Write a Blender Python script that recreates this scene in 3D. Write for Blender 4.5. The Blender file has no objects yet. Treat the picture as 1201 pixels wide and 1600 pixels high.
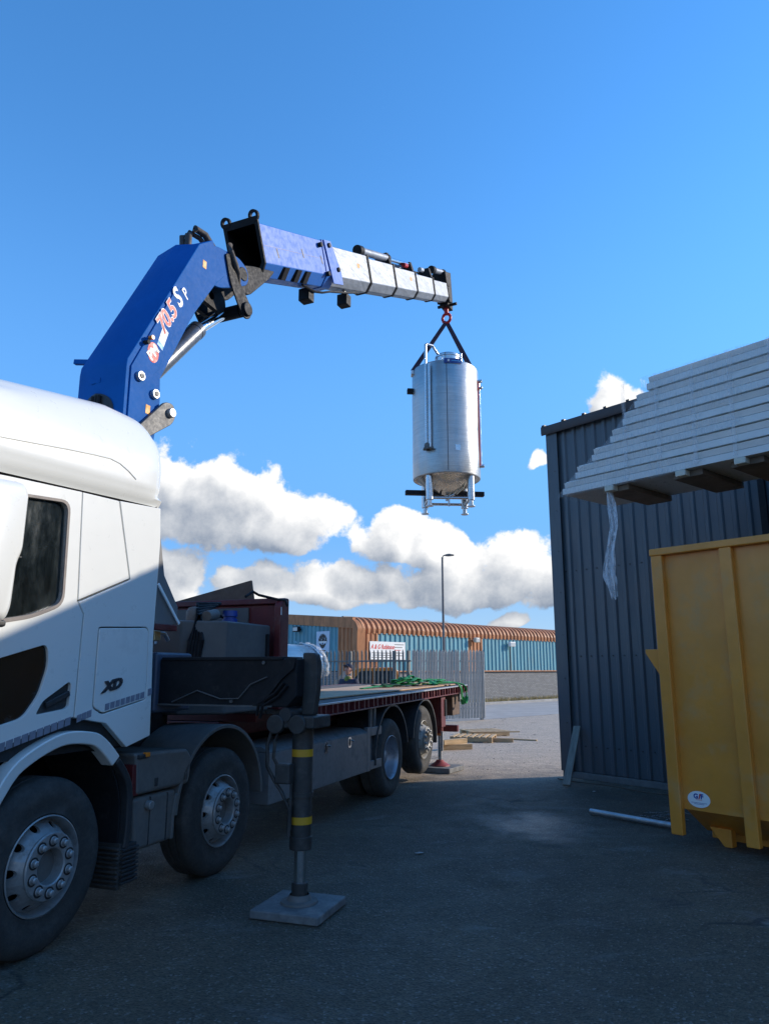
import bpy, bmesh, math, random
from mathutils import Matrix, Vector, noise as mnoise
random.seed(11)
R = math.radians
sc = bpy.context.scene
col = sc.collection

# ------------------------------------------------------------------ camera
PITCH = math.atan(245 / 1155)
cam_d = bpy.data.cameras.new('camera'); cam = bpy.data.objects.new('camera', cam_d); col.objects.link(cam)
cam.location = (0, 0, 1.7); cam.rotation_euler = (math.pi / 2 + PITCH, 0, 0)
cam_d.sensor_fit = 'VERTICAL'; cam_d.sensor_height = 36.0; cam_d.lens = 36.0 * 1155 / 1600
cam_d.clip_start = 0.05; cam_d.clip_end = 3000
sc.camera = cam

# ------------------------------------------------------------------ sun + sky
SUN_EL = R(23.6)
SUN_AZ = (0.97, 0.243)                       # horizontal direction towards the sun
SUN = Vector((SUN_AZ[0] * math.cos(SUN_EL), SUN_AZ[1] * math.cos(SUN_EL), math.sin(SUN_EL))).normalized()
sd = bpy.data.lights.new('sun', 'SUN'); sd.energy = 2.25; sd.angle = R(0.53); sd.color = (1.0, 0.90, 0.76)
so = bpy.data.objects.new('sun', sd); col.objects.link(so); so.location = (20, 5, 30)
so.rotation_euler = SUN.to_track_quat('Z', 'Y').to_euler()
sc.view_settings.view_transform = 'Standard'; sc.view_settings.look = 'None'
sc.view_settings.exposure = 1.0; sc.view_settings.gamma = 1.0
sc.cycles.use_denoising = True
sc.cycles.max_bounces = 6; sc.cycles.transparent_max_bounces = 12
sc.cycles.sample_clamp_indirect = 6.0

world = bpy.data.worlds.new('World'); sc.world = world; world.use_nodes = True


COFF = .14


def build_world():
    nt = world.node_tree; N = nt.nodes; L = nt.links
    for n in list(N): N.remove(n)

    def cloud_group(fine=True):
        g = bpy.data.node_groups.new('cloud_density', 'ShaderNodeTree')
        g.interface.new_socket('Dir', in_out='INPUT', socket_type='NodeSocketVector')
        g.interface.new_socket('Density', in_out='OUTPUT', socket_type='NodeSocketFloat')
        n = g.nodes; l = g.links
        gi = n.new('NodeGroupInput'); go = n.new('NodeGroupOutput')

        def m(op, a, b=None, c=None, clamp=False):
            x = n.new('ShaderNodeMath'); x.operation = op; x.use_clamp = clamp
            for i, v in enumerate((a, b, c)):
                if v is None: continue
                if isinstance(v, (int, float)): x.inputs[i].default_value = v
                else: l.new(v, x.inputs[i])
            return x.outputs[0]
        # warp the direction a little so that outlines billow
        wn = n.new('ShaderNodeTexNoise'); wn.inputs['Scale'].default_value = 9; wn.inputs['Detail'].default_value = 2
        l.new(gi.outputs[0], wn.inputs['Vector'])
        ws = n.new('ShaderNodeVectorMath'); ws.operation = 'SUBTRACT'; l.new(wn.outputs['Color'], ws.inputs[0]); ws.inputs[1].default_value = (.5, .5, .5)
        wm_ = n.new('ShaderNodeVectorMath'); wm_.operation = 'SCALE'; l.new(ws.outputs[0], wm_.inputs[0]); wm_.inputs['Scale'].default_value = .06
        wa = n.new('ShaderNodeVectorMath'); wa.operation = 'ADD'; l.new(gi.outputs[0], wa.inputs[0]); l.new(wm_.outputs[0], wa.inputs[1])
        nz = n.new('ShaderNodeVectorMath'); nz.operation = 'NORMALIZE'; l.new(wa.outputs[0], nz.inputs[0])
        sp = n.new('ShaderNodeSeparateXYZ'); l.new(nz.outputs[0], sp.inputs[0])
        az = m('MULTIPLY', m('ARCTAN2', sp.outputs[0], sp.outputs[1]), 57.2958)
        el = m('MULTIPLY', m('ARCSINE', sp.outputs[2]), 57.2958)
        # cumulus in front of the camera: centre azimuth, base elevation, half width, height (degrees)
        blobs = [(-12.8, 10.8, 6.0, 6.4), (-7.2, 10.3, 4.8, 4.3), (-18., 10.5, 6., 6.), (-24., 9., 6., 6.5), (-17.5, 6., 4.5, 4.), (-22., 5.5, 6., 5.),
                 (.8, 9.3, 3.8, 3.5), (4.4, 8.6, 3.4, 2.7), (-9.8, 5.6, 4.6, 2.7), (-4., 5.6, 5., 2.8), (1., 5.7, 5., 2.6), (6., 5.9, 4.5, 3.3),
                 (10.3, 6.2, 4.2, 4.1), (14., 5.4, 4.5, 4.4), (19.5, 5.5, 4.5, 5.), (17.6, 18.9, 2.1, 3.1), (19.3, 18.6, 1.6, 2.), (12.2, 14.9, .9, 1.1),
                 (-9., 3.3, 5., .9), (3., 3.1, 5.2, 1.), (9.4, 3.4, 2., .8), (27., 8., 5., 5.), (-31., 7., 6., 7.)]
        d = None
        for (a0, e0, w, h) in blobs:
            da = m('DIVIDE', m('SUBTRACT', az, a0), w)
            up = m('SUBTRACT', el, e0)
            de_up = m('DIVIDE', m('MAXIMUM', up, 0.0), h)
            de_dn = m('DIVIDE', m('MAXIMUM', m('MULTIPLY', up, -1.0), 0.0), h * .42)
            de = m('ADD', de_up, de_dn)
            r2 = m('ADD', m('MULTIPLY', da, da), m('MULTIPLY', de, de))
            b = m('SUBTRACT', 1.0, r2)
            d = b if d is None else m('MAXIMUM', d, b)
        # the rest of the sky: the same low band of cumulus all round
        gn = n.new('ShaderNodeTexNoise'); gn.inputs['Scale'].default_value = 3.3; gn.inputs['Detail'].default_value = 1
        l.new(nz.outputs[0], gn.inputs['Vector'])
        band = m('POWER', m('DIVIDE', m('SUBTRACT', el, 9.0), 8.0), 2.0)
        gg = m('SUBTRACT', m('MULTIPLY', m('SUBTRACT', gn.outputs[0], .43), 7.0), band)
        gg = m('MINIMUM', gg, 1.0)
        out = m('DIVIDE', m('SUBTRACT', m('ABSOLUTE', az), 33.0), 4.0, clamp=True)
        gg = m('SUBTRACT', gg, m('MULTIPLY', m('SUBTRACT', 1.0, out), 9.0))
        d = m('MAXIMUM', m('MAXIMUM', d, gg), -1.2)
        if not fine:
            l.new(m('MULTIPLY_ADD', d, .8, COFF), go.inputs[0]); return g
        f1 = n.new('ShaderNodeTexNoise'); f1.inputs['Scale'].default_value = 16; f1.inputs['Detail'].default_value = 7; f1.inputs['Roughness'].default_value = .64
        l.new(gi.outputs[0], f1.inputs['Vector'])
        v1 = n.new('ShaderNodeTexVoronoi'); v1.feature = 'F1'; v1.inputs['Scale'].default_value = 15
        v1.inputs['Detail'].default_value = 1.0; v1.inputs['Roughness'].default_value = .55
        l.new(nz.outputs[0], v1.inputs['Vector'])
        puff = m('SUBTRACT', .42, v1.outputs['Distance'])
        e = m('ADD', m('MULTIPLY', m('SUBTRACT', f1.outputs[0], .5), 2.0), m('MULTIPLY', puff, .55))
        l.new(m('ADD', m('MULTIPLY_ADD', d, .8, COFF), e), go.inputs[0])
        return g

    G = cloud_group(); GC = cloud_group(False)
    tc = N.new('ShaderNodeTexCoord')
    sky = N.new('ShaderNodeTexSky'); sky.sky_type = 'NISHITA'; sky.sun_disc = False
    sky.sun_elevation = SUN_EL; sky.sun_rotation = math.atan2(SUN_AZ[0], SUN_AZ[1])
    sky.air_density = 0.9; sky.dust_density = 0.0; sky.ozone_density = 2.2; sky.altitude = 60
    hs = N.new('ShaderNodeHueSaturation'); hs.inputs['Saturation'].default_value = 1.27; hs.inputs['Hue'].default_value = .5015; hs.inputs['Value'].default_value = 1.1
    L.new(sky.outputs[0], hs.inputs['Color'])
    # clear air near the ground is a little paler than the blue above it
    spz = N.new('ShaderNodeSeparateXYZ'); L.new(tc.outputs['Generated'], spz.inputs[0])
    hr = N.new('ShaderNodeMapRange'); hr.interpolation_type = 'SMOOTHSTEP'; L.new(spz.outputs[2], hr.inputs[0])
    for i_, q_ in enumerate((0, .20, 0, 1)): hr.inputs[i_ + 1].default_value = q_
    hc = N.new('ShaderNodeMix'); hc.data_type = 'RGBA'; L.new(hr.outputs[0], hc.inputs[0]); hc.inputs[6].default_value = (1.25, 2.0, 2.95, 1); hc.inputs[7].default_value = (.42, 1.25, 2.85, 1)
    hz = N.new('ShaderNodeMapRange'); hz.interpolation_type = 'SMOOTHSTEP'; L.new(spz.outputs[2], hz.inputs[0])
    for i_, q_ in enumerate((.02, .62, .95, 0)): hz.inputs[i_ + 1].default_value = q_
    hm_ = N.new('ShaderNodeMix'); hm_.data_type = 'RGBA'; L.new(hz.outputs[0], hm_.inputs[0]); L.new(hs.outputs[0], hm_.inputs[6]); L.new(hc.outputs[2], hm_.inputs[7])
    bg = N.new('ShaderNodeBackground'); bg.inputs['Strength'].default_value = 0.15; L.new(hm_.outputs[2], bg.inputs[0])

    def dens(off, grp=None):
        g = N.new('ShaderNodeGroup'); g.node_tree = grp or G
        if off is None: L.new(tc.outputs['Generated'], g.inputs[0])
        else:
            a = N.new('ShaderNodeVectorMath'); a.operation = 'ADD'; L.new(tc.outputs['Generated'], a.inputs[0]); a.inputs[1].default_value = off
            L.new(a.outputs[0], g.inputs[0])
        return g.outputs[0]

    def mm(op, a, b=None, clamp=False):
        x = N.new('ShaderNodeMath'); x.operation = op; x.use_clamp = clamp
        for i, v in enumerate((a, b)):
            if v is None: continue
            if isinstance(v, (int, float)): x.inputs[i].default_value = v
            else: L.new(v, x.inputs[i])
        return x.outputs[0]

    def ramp(v, a, b):
        mr = N.new('ShaderNodeMapRange'); mr.interpolation_type = 'SMOOTHSTEP'; L.new(v, mr.inputs[0])
        mr.inputs[1].default_value = a; mr.inputs[2].default_value = b; mr.inputs[3].default_value = 0; mr.inputs[4].default_value = 1
        return mr.outputs[0]
    d0 = dens(None)
    d1 = dens(tuple(Vector((.72, .1, .75)).normalized() * .022))
    d2 = dens(tuple(Vector((.5, .05, .9)).normalized() * .06), GC)
    alpha = ramp(d0, .02, .30)
    # light reaches the parts with little cloud between them and the sun
    depth = mm('ADD', mm('MULTIPLY', mm('MAXIMUM', d1, 0.0), .30), mm('MULTIPLY', mm('MAXIMUM', d2, 0.0), 1.0))
    lit = mm('POWER', 2.7183, mm('MULTIPLY', depth, -1.5))
    lit = mm('ADD', lit, mm('MULTIPLY', mm('SUBTRACT', d0, d1), .38))
    lit = mm('MAXIMUM', lit, 0.0)
    mix = N.new('ShaderNodeMix'); mix.data_type = 'RGBA'
    mix.inputs[6].default_value = (.25, .30, .385, 1); mix.inputs[7].default_value = (1.0, .99, .97, 1)
    L.new(mm('MULTIPLY', lit, 1.12, clamp=True), mix.inputs[0])
    cb = N.new('ShaderNodeBackground'); cb.inputs['Strength'].default_value = 0.55; L.new(mix.outputs[2], cb.inputs[0])
    ms = N.new('ShaderNodeMixShader'); L.new(mm('MULTIPLY', alpha, .97), ms.inputs[0]); L.new(bg.outputs[0], ms.inputs[1]); L.new(cb.outputs[0], ms.inputs[2])
    wo = N.new('ShaderNodeOutputWorld'); L.new(ms.outputs[0], wo.inputs[0])


build_world()
world.cycles.sampling_method = 'MANUAL'; world.cycles.sample_map_resolution = 256

# ------------------------------------------------------------------ materials
MATS = {}


def mat(name, c, rough=.5, metal=0., var=.12, vs=4., bump=0., bs=60., coat=0., dirt=None, spec=.5, stretch=(1, 1, 1), coord='Object', rvar=.12, alpha=None, trans=0., chips=None, orand=0.):
    """procedural principled material: colour varied by two octaves of noise, worn roughness, optional dirt film and relief"""
    if name in MATS: return MATS[name]
    m = bpy.data.materials.new(name); m.use_nodes = True; nt = m.node_tree; N = nt.nodes; L = nt.links
    b = N['Principled BSDF']
    tc = N.new('ShaderNodeTexCoord'); mp = N.new('ShaderNodeMapping'); mp.inputs['Scale'].default_value = stretch
    L.new(tc.outputs[coord], mp.inputs[0])

    def nz(scale, det=6, rough_=.6, off=0):
        n = N.new('ShaderNodeTexNoise'); n.inputs['Scale'].default_value = scale; n.inputs['Detail'].default_value = det; n.inputs['Roughness'].default_value = rough_
        if off:
            a = N.new('ShaderNodeVectorMath'); a.inputs[1].default_value = (off, off * .7, -off); L.new(mp.outputs[0], a.inputs[0]); L.new(a.outputs[0], n.inputs['Vector'])
        else: L.new(mp.outputs[0], n.inputs['Vector'])
        return n.outputs[0]

    def mr(v, a, b_, c_, d_):
        x = N.new('ShaderNodeMapRange'); L.new(v, x.inputs[0])
        for i, q in enumerate((a, b_, c_, d_)): x.inputs[i + 1].default_value = q
        return x.outputs[0]

    def mixc(f, a, b_, mode='MIX'):
        x = N.new('ShaderNodeMix'); x.data_type = 'RGBA'; x.blend_type = mode
        if isinstance(f, float): x.inputs[0].default_value = f
        else: L.new(f, x.inputs[0])
        for i, q in ((6, a), (7, b_)):
            if isinstance(q, tuple): x.inputs[i].default_value = (*q[:3], 1)
            else: L.new(q, x.inputs[i])
        return x.outputs[2]
    n1 = nz(vs); n2 = nz(vs * 6.3, 5, .65, 3.1)
    lo = tuple(max(0, q * (1 - var * 1.6)) for q in c); hi = tuple(min(1, q * (1 + var * 1.3)) for q in c)
    base = mixc(mr(n1, .32, .68, 0, 1), lo, hi)
    base = mixc(mr(n2, .35, .7, 0, .45), base, tuple(q * (1 - var) for q in c))
    rsock = mr(n2, .3, .7, max(.02, rough - rvar), min(1, rough + rvar))
    if orand:
        oi = N.new('ShaderNodeObjectInfo'); hv = N.new('ShaderNodeHueSaturation'); L.new(base, hv.inputs['Color']); L.new(mr(oi.outputs['Random'], 0, 1, 1 - orand, 1 + orand), hv.inputs['Value']); base = hv.outputs[0]
    if dirt:
        dc, amt, ds = dirt
        f = mr(nz(ds, 8, .68, 7.7), .62 - .22 * amt, .62 + .1, 0, min(1, .35 + .6 * amt))
        base = mixc(f, base, dc)
        r2 = N.new('ShaderNodeMix'); L.new(f, r2.inputs[0]); L.new(rsock, r2.inputs[2]); r2.inputs[3].default_value = .85; rsock = r2.outputs[0]
    if chips:
        cc, thr, cs = chips
        base = mixc(mr(nz(cs, 9, .75, 13.3), thr, thr + .03, 0, .9), base, cc)
    L.new(base, b.inputs['Base Color']); L.new(rsock, b.inputs['Roughness'])
    b.inputs['Metallic'].default_value = metal
    b.inputs['Specular IOR Level'].default_value = spec
    if coat: b.inputs['Coat Weight'].default_value = coat; b.inputs['Coat Roughness'].default_value = .06
    if trans: b.inputs['Transmission Weight'].default_value = trans
    if alpha is not None: b.inputs['Alpha'].default_value = alpha
    if bump:
        bp = N.new('ShaderNodeBump'); bp.inputs['Strength'].default_value = min(1, bump); bp.inputs['Distance'].default_value = .01 * max(1, bump)
        L.new(nz(bs, 5, .62, 1.3), bp.inputs['Height']); L.new(bp.outputs[0], b.inputs['Normal'])
    MATS[name] = m
    return m


DUST = (.17, .15, .125)
white = mat('white_cab_paint', (.745, .75, .71), .3, var=.012, vs=2, coat=.5, dirt=((.55, .54, .51), .06, 2.0), rvar=.04)
blue = mat('blue_crane_paint', (.004, .105, .38), .6, var=.05, vs=3, rvar=.05, spec=.10, dirt=((.012, .11, .34), .15, 5))
bluel = mat('sunlit_blue_jib_paint', (.022, .15, .56), .48, var=.03, vs=2, spec=.34)  # boom blue made brighter: sun glare on the jib put into the colour
black = mat('black_steel_paint', (.018, .018, .020), .6, var=.2, spec=.2, dirt=((.07, .065, .06), .15, 9), bump=.05)
blackp = mat('black_plastic', (.03, .031, .033), .55, var=.15, dirt=(DUST, .35, 6), bump=.08, bs=220)
greyp = mat('grey_plastic', (.135, .128, .118), .6, var=.15, dirt=(DUST, .45, 5), bump=.08, bs=200)
rubber = mat('tyre_rubber', (.046, .043, .039), .8, var=.2, vs=8, dirt=((.11, .10, .09), .45, 6), bump=.2, bs=90)
rimm = mat('rim_steel', (.36, .36, .355), .42, metal=.45, var=.15, vs=6, dirt=((.13, .12, .10), .5, 9))
rimd = mat('dusty_rim_steel', (.42, .40, .36), .55, metal=.45, var=.15, vs=6, dirt=((.22, .19, .15), .6, 8))
galv = mat('galvanised_steel', (.50, .51, .52), .42, metal=.75, var=.12, vs=12, dirt=((.30, .29, .27), .3, 8))
alu = mat('aluminium_sheet', (.185, .185, .185), .5, metal=.2, var=.06, vs=3, dirt=((.13, .125, .115), .4, 6))
chrome = mat('chrome_rod', (.72, .73, .74), .12, metal=1., var=.03)
maroon = mat('maroon_paint', (.13, .018, .020), .45, var=.2, dirt=((.16, .10, .085), .35, 7), bump=.04, chips=((.10, .06, .045), .68, 14))
hgrey = mat('dark_grey_enamel', (.11, .108, .105), .5, var=.1, spec=.4, dirt=((.12, .115, .11), .2, 6))
steel = mat('boom_steel', (.28, .31, .36), .52, metal=.4, spec=.4, var=.18, vs=5, stretch=(.6, 3, 3), dirt=((.22, .245, .28), .4, 9), bump=.05, bs=30)
yellow = mat('yellow_tape', (.55, .29, .015), .5, var=.1)
red = mat('red_paint', (.55, .02, .02), .4, var=.1)
orange = mat('orange_plastic', (.8, .22, .02), .3, var=.05)
whitep = mat('white_print', (.82, .82, .80), .5, var=.03)
cyanp = mat('light_blue_print', (.10, .40, .75), .5, var=.05)
bluep = mat('blue_print', (.02, .07, .30), .4, var=.1)
redp = mat('red_print', (.70, .04, .03), .5, var=.05)
blackpr = mat('black_print', (.02, .02, .022), .5, var=.1)
greystrip = mat('grey_reflective_tape', (.24, .25, .30), .35, var=.12, vs=20)
wood = mat('raw_timber', (.55, .38, .21), .8, orand=.15, var=.2, vs=3, stretch=(1, 9, 9), bump=.15, bs=30)
oldwood = mat('weathered_plank', (.30, .26, .21), .85, var=.22, vs=3, stretch=(6, 6, .7), bump=.2, bs=30, dirt=((.12, .10, .08), .4, 5))
plym = mat('plywood', (.58, .37, .22), .75, var=.18, vs=3, stretch=(1, 6, 1), dirt=((.22, .17, .12), .4, 4))
deckw = mat('deck_boards', (.14, .125, .115), .8, spec=.2, orand=.2, var=.25, vs=3, stretch=(.5, 8, 8), bump=.12, bs=40, dirt=((.26, .24, .21), .4, 5))
dullbrown = mat('brown_board', (.13, .085, .06), .8, var=.18, vs=4, dirt=((.07, .05, .04), .4, 3))
strap_g = mat('green_webbing', (.03, .30, .09), .8, var=.25, vs=12, bump=.1, bs=200)
strap_p = mat('dark_sling_webbing', (.055, .035, .06), .8, var=.2, vs=12)
conc = mat('grey_pad', (.15, .15, .15), .7, var=.2, vs=6, dirt=((.30, .29, .27), .5, 5), bump=.15, bs=40)
bluesteel = mat('slate_blue_cladding', (.082, .096, .108), .42, orand=.05, var=.06, vs=2, rvar=.08, dirt=((.085, .09, .095), .25, 2.5), coat=.1, stretch=(2.5, 2.5, .25))
flash = mat('dark_flashing', (.045, .040, .044), .45, var=.12, dirt=((.10, .08, .07), .3, 6))
ochre = mat('ochre_skip_paint', (.72, .265, .034), .42, var=.08, vs=1.6, coat=.15, dirt=((.50, .29, .12), .42, 2.4), rvar=.12, bump=.6, bs=2.2, chips=((.10, .055, .035), .69, 6))
panelw = mat('white_panel_steel', (.74, .725, .68), .35, orand=.04, var=.05, vs=3, dirt=((.50, .50, .46), .35, 4))
foam = mat('cream_block', (.60, .57, .47), .8, var=.12)
teal = mat('teal_cladding', (.115, .33, .40), .45, var=.12, vs=1.6, dirt=((.17, .22, .22), .45, 2.2), stretch=(1.5, 1.5, .3))
rust = mat('rusty_brown_cladding', (.50, .20, .078), .6, var=.22, vs=2, dirt=((.19, .09, .05), .5, 2.5), stretch=(1.5, 1.5, .35))
roofg = mat('roof_sheet', (.30, .30, .29), .6, var=.15, vs=2)
flesh = mat('skin', (.48, .24, .17), .55, var=.08, vs=20)
navy = mat('navy_jacket', (.025, .032, .06), .85, var=.15, vs=12, bump=.1, bs=60)
hivis = mat('olive_green_top', (.14, .17, .03), .8, var=.15, vs=12)
denim = mat('dark_trousers', (.03, .035, .05), .9, var=.15)
vanor = mat('orange_van_paint', (.62, .20, .025), .3, var=.05, coat=.5)


def glass_mat(clear=False):
    m = bpy.data.materials.new('dusty_window_glass'); m.use_nodes = True; N = m.node_tree.nodes; L = m.node_tree.links
    b = N['Principled BSDF']; b.inputs['Roughness'].default_value = .06; b.inputs['IOR'].default_value = 1.5
    tc = N.new('ShaderNodeTexCoord'); n = N.new('ShaderNodeTexNoise'); n.inputs['Scale'].default_value = 7; n.inputs['Detail'].default_value = 9; n.inputs['Roughness'].default_value = .7
    mp = N.new('ShaderNodeMapping'); mp.inputs['Scale'].default_value = (.9, 1, .35); L.new(tc.outputs['Object'], mp.inputs[0]); L.new(mp.outputs[0], n.inputs['Vector'])
    r = N.new('ShaderNodeValToRGB'); r.color_ramp.elements[0].position = .38; r.color_ramp.elements[0].color = (.012, .017, .02, 1)
    r.color_ramp.elements[1].position = .9; r.color_ramp.elements[1].color = (.075, .095, .10, 1)
    L.new(n.outputs[0], r.inputs[0]); L.new(r.outputs[0], b.inputs['Base Color'])
    mr = N.new('ShaderNodeMapRange'); L.new(n.outputs[0], mr.inputs[0]); mr.inputs[1].default_value = .4; mr.inputs[2].default_value = .75; mr.inputs[3].default_value = .03; mr.inputs[4].default_value = .4
    L.new(mr.outputs[0], b.inputs['Roughness'])
    if clear:
        tr = N.new('ShaderNodeBsdfTransparent'); tr.inputs[0].default_value = (.62, .70, .70, 1); mx = N.new('ShaderNodeMixShader')
        fr_ = N.new('ShaderNodeMapRange'); L.new(n.outputs[0], fr_.inputs[0]); fr_.inputs[1].default_value = .35; fr_.inputs[2].default_value = .75; fr_.inputs[3].default_value = .25; fr_.inputs[4].default_value = .75
        L.new(fr_.outputs[0], mx.inputs[0]); L.new(tr.outputs[0], mx.inputs[1]); L.new(b.outputs[0], mx.inputs[2]); L.new(mx.outputs[0], N['Material Output'].inputs[0])
    return m


glass = glass_mat()
cabglass = glass_mat(True)
darkglass = mat('black_glass', (.010, .010, .011), .12, var=.2, dirt=((.05, .045, .04), .4, 6), rvar=.06)
lampglass = mat('lamp_glass', (.55, .56, .55), .15, var=.05, coat=.5)


def film_mat(name, op):
    m = bpy.data.materials.new(name); m.use_nodes = True; N = m.node_tree.nodes; L = m.node_tree.links
    out = N['Material Output']; b = N['Principled BSDF']
    b.inputs['Base Color'].default_value = (.86, .88, .90, 1); b.inputs['Roughness'].default_value = .18; b.inputs['Specular IOR Level'].default_value = .8
    tr = N.new('ShaderNodeBsdfTransparent'); mx = N.new('ShaderNodeMixShader')
    tc = N.new('ShaderNodeTexCoord'); n = N.new('ShaderNodeTexNoise'); n.inputs['Scale'].default_value = 9; n.inputs['Detail'].default_value = 8; n.inputs['Roughness'].default_value = .7; n.inputs['Distortion'].default_value = 1.2
    mp = N.new('ShaderNodeMapping'); mp.inputs['Scale'].default_value = (2.5, 2.5, .5); mp.inputs['Rotation'].default_value = (.3, .2, .1)
    L.new(tc.outputs['Object'], mp.inputs[0]); L.new(mp.outputs[0], n.inputs['Vector'])
    r = N.new('ShaderNodeMapRange'); L.new(n.outputs[0], r.inputs[0]); r.inputs[1].default_value = .42; r.inputs[2].default_value = .72; r.inputs[3].default_value = op * .25; r.inputs[4].default_value = min(1, op * 1.9)
    bp = N.new('ShaderNodeBump'); bp.inputs['Strength'].default_value = .8; bp.inputs['Distance'].default_value = .03; L.new(n.outputs[0], bp.inputs['Height']); L.new(bp.outputs[0], b.inputs['Normal'])
    L.new(r.outputs[0], mx.inputs[0]); L.new(tr.outputs[0], mx.inputs[1]); L.new(b.outputs[0], mx.inputs[2]); L.new(mx.outputs[0], out.inputs[0])
    return m


film = film_mat('clear_wrap_film', .17)
filmt = film_mat('bunched_wrap_film', .45)


def tank_mat():
    m = bpy.data.materials.new('wrapped_stainless_steel'); m.use_nodes = True; N = m.node_tree.nodes; L = m.node_tree.links
    b = N['Principled BSDF']; b.inputs['Metallic'].default_value = .9
    tc = N.new('ShaderNodeTexCoord')

    def nz(scale, stretch, det=6, rg=.6):
        mp = N.new('ShaderNodeMapping'); mp.inputs['Scale'].default_value = stretch; L.new(tc.outputs['Object'], mp.inputs[0])
        n = N.new('ShaderNodeTexNoise'); n.inputs['Scale'].default_value = scale; n.inputs['Detail'].default_value = det; n.inputs['Roughness'].default_value = rg
        L.new(mp.outputs[0], n.inputs['Vector']); return n.outputs[0]
    lines = nz(5, (.55, .55, 13), 7, .7); patch = nz(3, (1, 1, .8)); fine = nz(30, (1, 1, 1.5), 4)
    r = N.new('ShaderNodeValToRGB'); r.color_ramp.elements[0].position = .3; r.color_ramp.elements[0].color = (.30, .31, .315, 1)
    r.color_ramp.elements[1].position = .72; r.color_ramp.elements[1].color = (.60, .60, .59, 1)
    ad = N.new('ShaderNodeMath'); ad.operation = 'ADD'; L.new(lines, ad.inputs[0]); L.new(patch, ad.inputs[1])
    hf = N.new('ShaderNodeMath'); hf.operation = 'MULTIPLY'; L.new(ad.outputs[0], hf.inputs[0]); hf.inputs[1].default_value = .5
    L.new(hf.outputs[0], r.inputs[0]); L.new(r.outputs[0], b.inputs['Base Color'])
    mr = N.new('ShaderNodeMapRange'); L.new(patch, mr.inputs[0]); mr.inputs[1].default_value = .3; mr.inputs[2].default_value = .7; mr.inputs[3].default_value = .26; mr.inputs[4].default_value = .42; L.new(mr.outputs[0], b.inputs['Roughness'])
    ad2 = N.new('ShaderNodeMath'); ad2.operation = 'MULTIPLY_ADD'; L.new(fine, ad2.inputs[0]); ad2.inputs[1].default_value = .25; L.new(lines, ad2.inputs[2])
    bp = N.new('ShaderNodeBump'); bp.inputs['Strength'].default_value = .45; bp.inputs['Distance'].default_value = .010; L.new(ad2.outputs[0], bp.inputs['Height']); L.new(bp.outputs[0], b.inputs['Normal'])
    return m


tanks = tank_mat()
stain = mat('brushed_stainless', (.60, .61, .62), .28, metal=.95, var=.06, vs=8)
stainw = mat('yard_lit_stainless', (.62, .55, .46), .3, metal=.9, var=.12, vs=6)  # warm tint for the tank cone: light off the ground painted into the steel


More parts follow.
